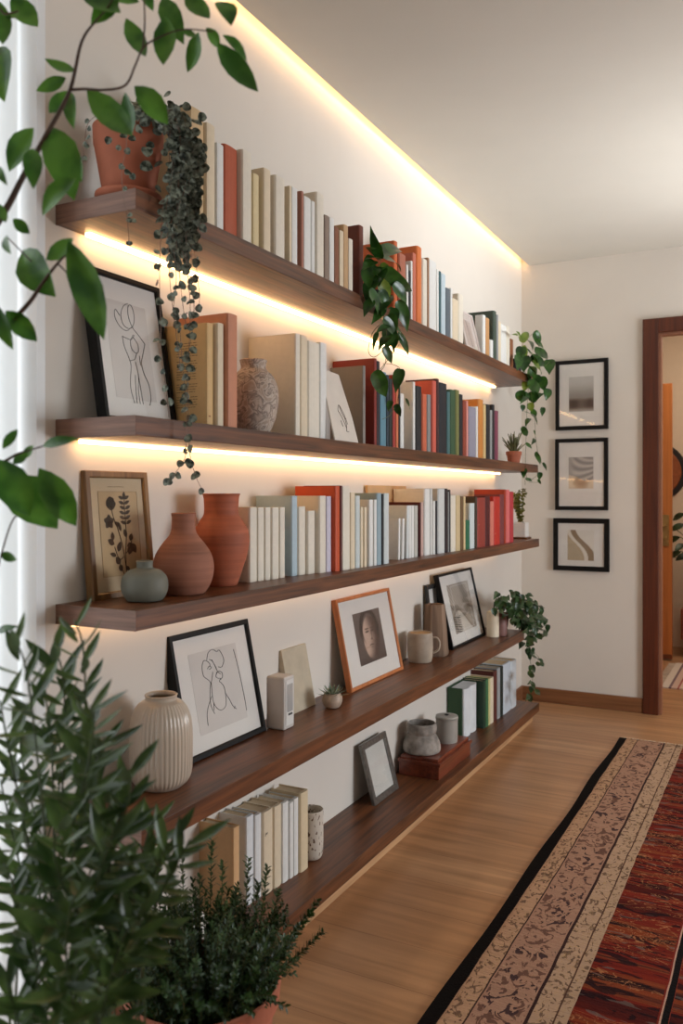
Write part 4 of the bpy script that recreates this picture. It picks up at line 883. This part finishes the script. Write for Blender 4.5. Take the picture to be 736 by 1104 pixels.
def vineplant(O, t, leaves, stems, X, shape, m, stem_r=.0011, jx=.012, m2=None, young=()):
    bl2 = B(); bs2 = B(); by = B(); any_y = False
    for k, (bx_, by_, tx, ty, w) in enumerate(leaves):
        Xa = X + rnd(jx); Xb = Xa + rnd(.010)
        a = Pp(bx_, by_, Xa) - O; b = Pp(tx, ty, Xb) - O
        n = (TOCAM + RT * rnd(.5) + UP * rr.uniform(-.1, .8)).normalized()
        tgt = bl2
        if k in young: tgt = by; any_y = True
        leaf(tgt, a, b, n, w * depth(a + O) / FPX, shape, .08, .22)
    for st in stems:
        tube(bs2, [Vector(p) for p in smoothprof([tuple(Pp(x, y, X - .003) - O) for x, y in st], 5)], stem_r, 5)
    obj('foliage', bl2, m, t, smooth=True)
    if any_y: obj('young_leaves', by, m2, t, smooth=True)
    else: by.free()
    obj('stems', bs2, STEM, t)
DARKPOT = mat('dark_pot', (34, 32, 32), .5, .05)
pc = onx(405, 300, .14); O = Vector((.14, pc.y, z1)); t = thing('pothos', 'glossy green pothos spilling over the middle of the top shelf', 'plant', O, 0, 'trailing pothos on the top shelf'); pot(t, .042, .075, DARKPOT)
L_ = [(409,276,399,243,12),(411,273,433,272,18),(408,277,392,267,13),(407,279,392,280,13),(414,279,432,293,13),(416,291,444,314,17),(415,286,403,305,10),(404,288,393,303,16),(418,306,410,321,10),(425,308,438,327,14),(430,327,439,358,15),
 (399,315,407,340,16),(417,320,406,343,18),(424,334,420,357,14),(418,352,404,361,9),(420,355,416,378,17),(430,361,440,385,9),(414,375,422,392,11),(404,403,416,428,18),(431,400,426,424,13),(437,432,441,442,8),(427,437,432,449,8),(421,433,418,444,7),
 (405,300,398,320,15),(410,305,420,322,14),(398,305,396,330,14),(412,330,400,350,13),(406,360,402,378,6),(395,290,398,312,14),(412,290,408,310,14),(420,340,428,356,12),(402,325,412,346,14),(398,292,408,300,13),(425,362,424,380,10),(402,282,390,292,14),(416,300,428,312,15),(400,325,392,342,12),(414,345,426,364,13),(410,315,416,334,15),(424,352,434,368,11),(408,272,404,258,10),(418,364,408,378,11)]
vineplant(O, t, L_, [[(406,300),(408,280),(405,265)],[(409,276),(412,300),(413,330),(416,352),(417,375),(414,395),(406,402)],[(415,345),(402,358),(397,378),(403,385),(413,378)],[(413,392),(424,393),(432,400),(430,420),(428,438),(432,448)],[(410,398),(418,388),(430,372)],[(412,452),(420,448),(425,440)]], .238, 'heart', POTHOS, m2=POTHOS2, young=(6, 8, 24))
pc = onx(561, 385, .15); O = Vector((.14, 4.29, z1)); t = thing('pothos', 'dark pothos cascading from the far end of the top shelf beside the wall pictures', 'plant', O, 0, 'trailing pothos on the top shelf'); pot(t, .042, .085, DARKPOT)
L_ = [(562,368,569,358,9),(560,366,551,361,6),(560,364,556,357,7),(564,374,566,389,7),(576,359,581,374,11),(577,378,590,388,10),(592,389,592,404,13),(584,407,586,421,11),(560,422,561,433,12),(567,412,564,423,9),(572,397,573,412,12),(570,380,577,396,13),(574,423,575,435,12),(590,420,588,432,10),
 (585,440,584,449,6),(563,437,563,444,6),(571,435,573,444,8),(573,443,578,449,7),(567,445,579,458,7),(563,461,568,470,7),(575,465,576,473,4),(567,479,573,485,5),(577,489,582,501,6),(585,500,589,508,5),(565,506,564,516,7),(582,510,581,518,6),(567,517,573,520,4),(580,517,583,522,3),
 (562,375,560,390,12),(566,385,564,402,13),(568,395,578,405,12),(575,392,583,404,11),(558,385,557,400,11),(563,400,570,412,12),(578,405,574,420,12),(570,412,580,424,12),(583,425,577,434,8),(579,370,586,380,8),(566,366,574,378,9),(573,385,586,394,10),(568,425,560,436,8),(576,474,572,480,5),(570,452,566,460,6)]
vineplant(O, t, L_, [[(560,385),(564,370),(576,358)],[(566,380),(570,400),(568,440),(567,470),(566,505),(566,523)],[(570,410),(576,450),(577,470),(580,490),(586,503)],[(566,508),(570,518),(582,510)],[(570,520),(580,520)],[(573,380),(585,395),(592,390)]], .225, 'heart', POTHOS, m2=POTHOS2, young=(0, 1, 2, 3, 9, 31, 16))
# trailing plant at the end of shelf 4
O = Vector((.135, 4.078, z4)); t = thing('trailing_ivy', 'small-leaved green plant trailing over the far end of the fourth shelf', 'plant', O)
pot(t, .040, .085, mat('maroon_pot', (96, 52, 42), .5, .08))
L_ = []
rr.seed(4)
def scatter(poly, n, size, spread):
    q = smoothprof(poly, 6)
    for k in range(n):
        x, y = q[rr.randrange(len(q))]; x += rr.gauss(0, spread); y += rr.gauss(0, spread * .8)
        a = rr.uniform(0, 2 * pi); s = size * rr.uniform(.7, 1.2); L_.append((x, y, x + s * cos(a) * .8, y + s * abs(sin(a)) * .9 + 1, s * .8))
scatter([(540,652),(548,644),(560,645),(570,652),(576,665),(578,680),(572,688)], 115, 8, 5)
scatter([(548,655),(556,662),(563,668),(566,678)], 60, 8, 4.5); scatter([(578,668),(590,674)], 5, 7, 2); scatter([(572,688),(570,700),(574,715),(573,732),(572,748)], 22, 7, 2.6); scatter([(574,700),(583,716)], 4, 6, 1.5); scatter([(583,652),(584,664)], 3, 7, 1)
vineplant(O, t, L_, [[(548,655),(562,648),(574,664),(573,690),(570,705),(574,728),(571,752)],[(570,655),(584,666),(590,672)],[(572,700),(580,708),(584,717)]], .222, 'heart', leafmat('ivy_leaf', (28, 56, 28), (52, 84, 44), .35, .15), jx=.035)
# cactus-like plant in a little terracotta pot, shelf 2
pc = onx(548, 495, .15); O = Vector((.15, 4.245, z2)); t = thing('potted_rhipsalis', 'tiny spiky green plant in a small terracotta pot on the second shelf', 'plant', O); pot(t, .040, .062, TERRA)
bm = B(); rr.seed(9)
for k in range(46):
    a = rr.uniform(0, 2 * pi); r_ = rr.uniform(.01, .065); h_ = rr.uniform(.04, .115)
    p = [(.01 * cos(a), .01 * sin(a), .055), (r_ * .6 * cos(a), r_ * .6 * sin(a), .055 + h_ * .6), (r_ * cos(a), r_ * sin(a), .055 + h_)]
    tube(bm, smoothprof(p, 3), .0035, 5, .002)
obj('stems', bm, leafmat('rhipsalis_green', (86, 92, 52), (116, 118, 72), .6, .1), t, smooth=True)
# yellow-green plant in a white pot, shelf 3
O = Vector((.135, 4.43, z3)); t = thing('potted_plant', 'yellow-green small-leaved plant in a white pot at the far end of the middle shelf', 'plant', O)
bm = B(); box(bm, -.035, .035, -.035, .035, .010, .088); obj('pot', bm, mat('white_square_pot', (222, 218, 212), .5, .02), t, bevel=.004)
bm = B(); box(bm, -.045, .045, -.045, .045, 0, .010); obj('tray', bm, WALNUT, t, bevel=.002)
bm = B(); bs2 = B(); rr.seed(12)
for k in range(12):
    a = rr.uniform(0, 2*pi); r_ = rr.uniform(.015, .055); h_ = rr.uniform(.11, .18); p = [Vector(q) for q in smoothprof([(0, 0, .085), (r_ * .6 * cos(a), r_ * .6 * sin(a), .085 + h_ * .6), (r_ * cos(a), r_ * sin(a), .085 + h_)], 5)]
    tube(bs2, p, .001, 4)
    for q in p[1:]:
        for s in (0, 1, 2):
            b = rr.uniform(0, 2*pi); leaf(bm, q, q + Vector((cos(b), sin(b), rnd(.6))) * .016, (rnd(1), rnd(1), 1), .013, 'round', .05, .2)
obj('foliage', bm, leafmat('yellow_green_leaf', (110, 112, 44), (150, 144, 72), .5, .25), t, smooth=True); obj('stems', bs2, STEM, t)

# ------------------------------------------------------------------ foreground plants
# tall ficus-like plant by the window: leaves as (base x, y, tip x, y, width) in the photograph
FIC = leafmat('ficus_leaf', (44, 86, 24), (82, 126, 44), .3, .4, back=(104, 142, 62))
FICD = 1.02
O = Vector((.22, .30, 0)); t = thing('indoor_tree', 'broad-leaved indoor tree reaching in from the left in front of the window', 'plant', O)
pot(t, .17, .32, mat('grey_planter', (150, 146, 140), .7, .05), .03)
LV = [(81,77,48,63,12),(71,84,39,98,14),(75,98,53,122,17),(77,100,80,139,15),(94,97,143,146,27),(135,100,141,147,19),(145,93,181,134,25),(136,20,157,61,19),(88,-12,130,14,24),(128,-8,98,26,20),(175,-2,198,48,22),(178,18,176,70,25),(214,35,202,78,17),(200,-6,226,20,21),(222,30,236,52,13),(238,2,249,28,22),(234,46,278,99,27),(240,38,266,66,14),(196,31,212,40,8),
 (12,-3,41,29,23),(2,50,5,110,33),(0,2,3,48,20),(36,138,10,185,24),(35,160,36,204,19),(58,138,80,216,36),(82,192,46,233,27),(62,150,88,196,26),(14,236,32,252,12),(7,254,12,274,11),(25,270,60,320,36),(50,280,79,257,17),(74,260,112,366,34),(76,290,100,340,18),(6,335,40,368,21),(-2,330,14,377,17),
 (3,484,19,463,10),(46,481,86,473,11),(24,494,36,480,9),(-4,495,32,556,36),(10,515,62,570,46),(42,505,82,567,31),(0,597,18,604,10),(-2,681,20,675,8),(30,490,14,500,12),(8,20,20,10,9),(150,-10,165,12,14),(110,-15,150,2,22),(0,220,6,240,9),(-5,180,8,200,10)]
bl3 = B(); bs3 = B(); rr.seed(21)
for k, (a, b, c, d, w_) in enumerate(LV):
    D = FICD + (.05 if b < 130 else 0) + rnd(.05)
    p = atd(a, b, D) - O; q = atd(c, d, D + rnd(.03)) - O
    leaf(bl3, p, q, TOCAM + RT * rnd(.45) + UP * rr.uniform(-.1, .5), w_ * D / FPX * 1.08, 'ellipse', .08 * rr.choice((-1, 1)), .28)
def br(pxs, r0, r1, D=FICD): tube(bs3, [Vector(p) for p in smoothprof([tuple(atd(x, y, D) - O) for x, y in pxs], 6)], r0, 8, r1)
trunk = [(0, 0, .2), (.03, .03, .7), (.09, .16, 1.05), tuple(atd(-60, 420, .95) - O), tuple(atd(-70, 340, FICD) - O)]
tube(bs3, [Vector(p) for p in smoothprof(trunk, 6)], .014, 10, .006)
br([(-70, 340), (0, 236), (24, 192), (49, 147), (75, 98), (88, 45), (104, 22)], .0048, .0012)
br([(76, 97), (92, 96), (112, 97), (135, 92), (146, 70), (154, 52), (168, 42), (196, 32), (230, 34)], .0018, .0008); br([(154, 52), (156, 20), (154, -20)], .0012, .0008); br([(104, 22), (118, 5), (130, -20)], .0012, .0008); br([(-70, 60), (-10, 10), (5, 15), (20, 12)], .002, .001); br([(-70, 60), (-70, 340)], .005, .003)
br([(-70, 420), (0, 358), (30, 328), (46, 305), (62, 284), (74, 272)], .004, .001); br([(62, 284), (70, 292), (76, 300)], .001, .0008); br([(8, 256), (24, 272), (34, 282)], .0008, .0008); br([(-60, 560), (-10, 510), (14, 492), (30, 486)], .003, .001); br([(30, 486), (46, 481)], .001, .001); br([(-30, 720), (8, 575), (22, 556)], .0012, .0008); br([(-60, 420), (-60, 560), (-40, 700)], .003, .002)
obj('foliage', bl3, FIC, t, smooth=True); obj('branches', bs3, BARK, t, smooth=True)
# leafy shrub with narrow leaves
SHR = leafmat('shrub_leaf', (44, 68, 30), (88, 112, 58), .3, .35, back=(84, 100, 72))
O = Vector((.47, .88, 0)); t = thing('leafy_shrub', 'bushy potted shrub with narrow dark green leaves in the near left corner', 'plant', O)
pot(t, .15, .26, mat('clay_planter', (150, 84, 58), .7, .08), .025)
bl3 = B(); bs3 = B(); rr.seed(33)
tips = [(80,668,92,745),(58,700,70,770),(14,690,34,760),(98,760,94,830),(112,795,104,870),(60,785,62,860),(22,770,30,850),(92,835,84,905),(140,862,118,935),(168,880,150,950),(188,900,160,965),(205,905,168,975),(165,925,130,985),(120,900,100,970),(70,880,66,950),(30,860,34,930),(4,930,20,990),(60,950,62,1020),(112,960,98,1030),(150,985,120,1050),(30,1000,40,1060),(84,1040,80,1100),(132,1040,112,1110),(8,1060,24,1120),(50,1085,56,1150),(0,840,16,910),(0,755,14,830),(44,740,56,810),(118,850,104,925),(140,830,124,905),(80,965,72,1040),(30,930,40,1000),(110,1010,100,1075),(150,935,128,1000)]
for (x, y, bx_, by_) in tips:
    D = rr.uniform(.84, 1.06); a = atd(x, y, D) - O; b = atd(bx_, by_, D + .01) - O
    root = Vector((rnd(.03), rnd(.03), .22)); mid = (b + root) * .5 + Vector((rnd(.09), rnd(.09), -.03))
    st = [Vector(p) for p in smoothprof([tuple(root), tuple(mid), tuple(b), tuple(a)], 6)]; tube(bs3, st, .0018, 6, .0009)
    ax = (a - b).normalized(); n = 17
    for k in range(n):
        s = k / (n - 1); p = b + (a - b) * (s * 1.75 - .85); ang = k * 2.4 + rnd(.5); sd = ax.orthogonal().normalized(); sd2 = ax.cross(sd)
        out = sd * cos(ang) + sd2 * sin(ang); el = .25 + 1.0 * max(0, s)
        dv = (out + ax * el + Vector((0, 0, -.10))).normalized(); Ln = rr.uniform(.044, .068) * (1 - .2 * s)
        leaf(bl3, p, p + dv * Ln, (ax - out * .5) + Vector((0, 0, .4)) + TOCAM * .5, Ln * rr.uniform(.23, .31), 'narrow', -.06, .30)
obj('foliage', bl3, SHR, t, smooth=True); obj('stems', bs3, mat('shrub_stem', (58, 74, 36), .6, .1), t, smooth=True)
# feathery plant in the terracotta bowl
FER = leafmat('thyme_leaf', (26, 50, 18), (52, 82, 34), .45, .2)
O = Vector((.450, 1.225, 0)); t = thing('potted_herb', 'dense feathery dark green plant in a terracotta pot on the floor by the lowest shelf', 'plant', O)
obj('pot', lathe(hollow([(.092, 0), (.097, .004), (.128, .290), (.128, .297), (.137, .300), (.141, .338)], .008, .2), 56), TERRA, t, smooth=False)
obj('soil', lathe([(.001, .300), (.118, .300), (.118, .305), (.001, .315)], 24), SOIL, t)
bl3 = B(); bs3 = B(); rr.seed(44)
def sprig(base, tip, bend, nl, ll):
    base = Vector(base); tip = Vector(tip); mid = (base + tip) / 2 + bend; sp = [Vector(p) for p in smoothprof([tuple(base), tuple(mid), tuple(tip)], max(4, nl // 2))]; tube(bs3, sp, .0014, 4, .0006)
    for k in range(nl):
        i = int((.12 + .88 * k / nl) * (len(sp) - 2)); f_ = rr.random(); p = sp[i].lerp(sp[i+1], f_); ax = (sp[i+1] - sp[i]).normalized(); a = k * 2.4 + rnd(.5)
        o1 = ax.orthogonal().normalized(); o2 = ax.cross(o1); out = o1 * cos(a) + o2 * sin(a)
        leaf(bl3, p, p + (out * 1.0 + ax * .7).normalized() * ll * rr.uniform(.7, 1.2), ax - out * .4, ll * .45, 'narrow', 0, .2)
for k in range(330):
    a = rr.uniform(0, 2 * pi); r0 = .112 * math.sqrt(rr.random()); R1 = r0 * 1.25 + rr.uniform(.0, .06); h_ = rr.uniform(.03, .14) * (1.15 - r0 * 3)
    sprig((r0 * cos(a), r0 * sin(a), .305), (R1 * cos(a), R1 * sin(a), .325 + h_), Vector((0, 0, .02)), 34, .012)
for (x, y, D) in [(288,935,1.58),(300,960,1.6),(268,925,1.6),(278,952,1.58),(240,930,1.62),(196,915,1.62),(343,970,1.66),(336,985,1.64),(348,1004,1.6),(320,1000,1.6),(228,905,1.66),(300,985,1.6),(170,940,1.55),(190,960,1.55),(215,945,1.6),(255,960,1.58)]:
    tp = atd(x, y, D) - O; a = math.atan2(tp.y, tp.x); r0 = min(.10, math.hypot(tp.x, tp.y) * .6)
    sprig((r0 * cos(a), r0 * sin(a), .305), tuple(tp), Vector((.01 * cos(a), .01 * sin(a), .0)), 70, .014)
obj('foliage', bl3, FER, t, smooth=True); obj('stems', bs3, STEM, t, smooth=True)

# ------------------------------------------------------------------ things in the room beyond the doorway
t = thing('sideboard', 'low red-brown wooden cabinet glimpsed in the room beyond the doorway', 'cabinet', (.70, 6.75, 0))
CAB = wood('cherry_cabinet', (132, 66, 40), (164, 92, 60), 'x', .4, 50)
bm = B(); box(bm, 0, 1.1, 0, .40, .13, .36); obj('carcass', bm, CAB, t, bevel=.004)
for x in (.02, 1.04):
    for y in (.02, .34): obj('leg', bx(x, x + .04, y, y + .04, 0, .13), DARKPOT, t)
bm = B(); box(bm, .02, .54, -.012, 0, .15, .34); obj('door', bm, CAB, t, bevel=.003)
bm = B(); box(bm, .56, 1.08, -.012, 0, .15, .34); obj('door', bm, CAB, t, bevel=.003)
O = Vector((.80, 6.92, .36)); t = thing('potted_plant', 'dark leafy plant in a tapered black vase on the far cabinet', 'plant', O)
obj('vase', lathe(hollow(smoothprof([(.075, 0), (.072, .02), (.055, .15), (.040, .26), (.045, .30)], 4), .005, .4), 32), DARKPOT, t, smooth=True)
bm = B(); bs2 = B(); rr.seed(8)
for k in range(26):
    a = rr.uniform(0, 2 * pi); h_ = rr.uniform(.05, .45); r_ = rr.uniform(.05, .20); q = Vector((r_ * cos(a), r_ * sin(a) * .8, .30 + h_)); tube(bs2, smoothprof([(0, 0, .28), (q.x * .4, q.y * .4, .30 + h_ * .7), tuple(q)], 4), .003, 5)
    leaf(bm, q, q + Vector((cos(a), sin(a) * .6, -.5)) * .11, (0, -1, .6), .055, 'ellipse', .1, .2)
obj('foliage', bm, leafmat('far_leaf', (30, 44, 26), (56, 76, 44), .4, .15), t, smooth=True); obj('stems', bs2, STEM, t)
t = thing('wall_basket', 'round brown wall hanging with a black rim in the far room', 'wall decoration', (.47, 7.197, 1.40))
def disc(r, y0, y1):
    bm = B(); vs0 = [bm.verts.new((r * cos(2*pi*k/48), y0, r * sin(2*pi*k/48))) for k in range(48)]; vs1 = [bm.verts.new((v.co.x * .97, y1, v.co.z * .97)) for v in vs0]
    bm.faces.new(vs0[::-1]); bm.faces.new(vs1)
    for k in range(48): bm.faces.new([vs0[k], vs0[(k+1)%48], vs1[(k+1)%48], vs1[k]])
    bmesh.ops.recalc_face_normals(bm, faces=bm.faces); return bm
obj('rim', disc(.235, 0, -.02), DARKPOT, t); obj('panel', disc(.195, -.0205, -.032), mat('woven_brown', (150, 84, 46), .7, .12, 30), t)
t = thing('small_rug', 'pale striped rug with a light border on the floor of the far room', 'rug', (.70, 5.62, 0), rad(0))
bm = B(); box(bm, 0, 1.3, 0, .85, .0005, .008)
def stripemat():
    m = bpy.data.materials.new('striped_rug'); n, l = nt(m); b = n['Principled BSDF']; b.inputs['Roughness'].default_value = .95; tc = n.new('ShaderNodeTexCoord'); sp = n.new('ShaderNodeSeparateXYZ'); l.new(tc.outputs['Object'], sp.inputs[0])
    r = n.new('ShaderNodeValToRGB'); r.color_ramp.interpolation = 'CONSTANT'; e = r.color_ramp.elements
    st = [(0, (214, 200, 186)), (.04, (120, 96, 100)), (.055, (206, 176, 160)), (.09, (168, 92, 84)), (.105, (212, 186, 168)), (.14, (150, 70, 66)), (.17, (206, 170, 150)), (.20, (172, 96, 80))]
    while len(e) < len(st): e.new(.5)
    for k, (p, c) in enumerate(st): e[k].position = p; e[k].color = (*lin(c), 1)
    l.new(sp.outputs[0], r.inputs[0]); l.new(r.outputs[0], b.inputs['Base Color']); return m
obj('pile', bm, stripemat(), t)
bm = B()
for k in range(70): y = .01 + .83 * k / 69; tube(bm, [(0, y, .004), (-.05, y + .008 * sin(k * 1.7), .003)], .002, 4)
tag(obj('fringe', bm, mat('cream_fringe2', (226, 214, 198), .9), t), kind='stuff')
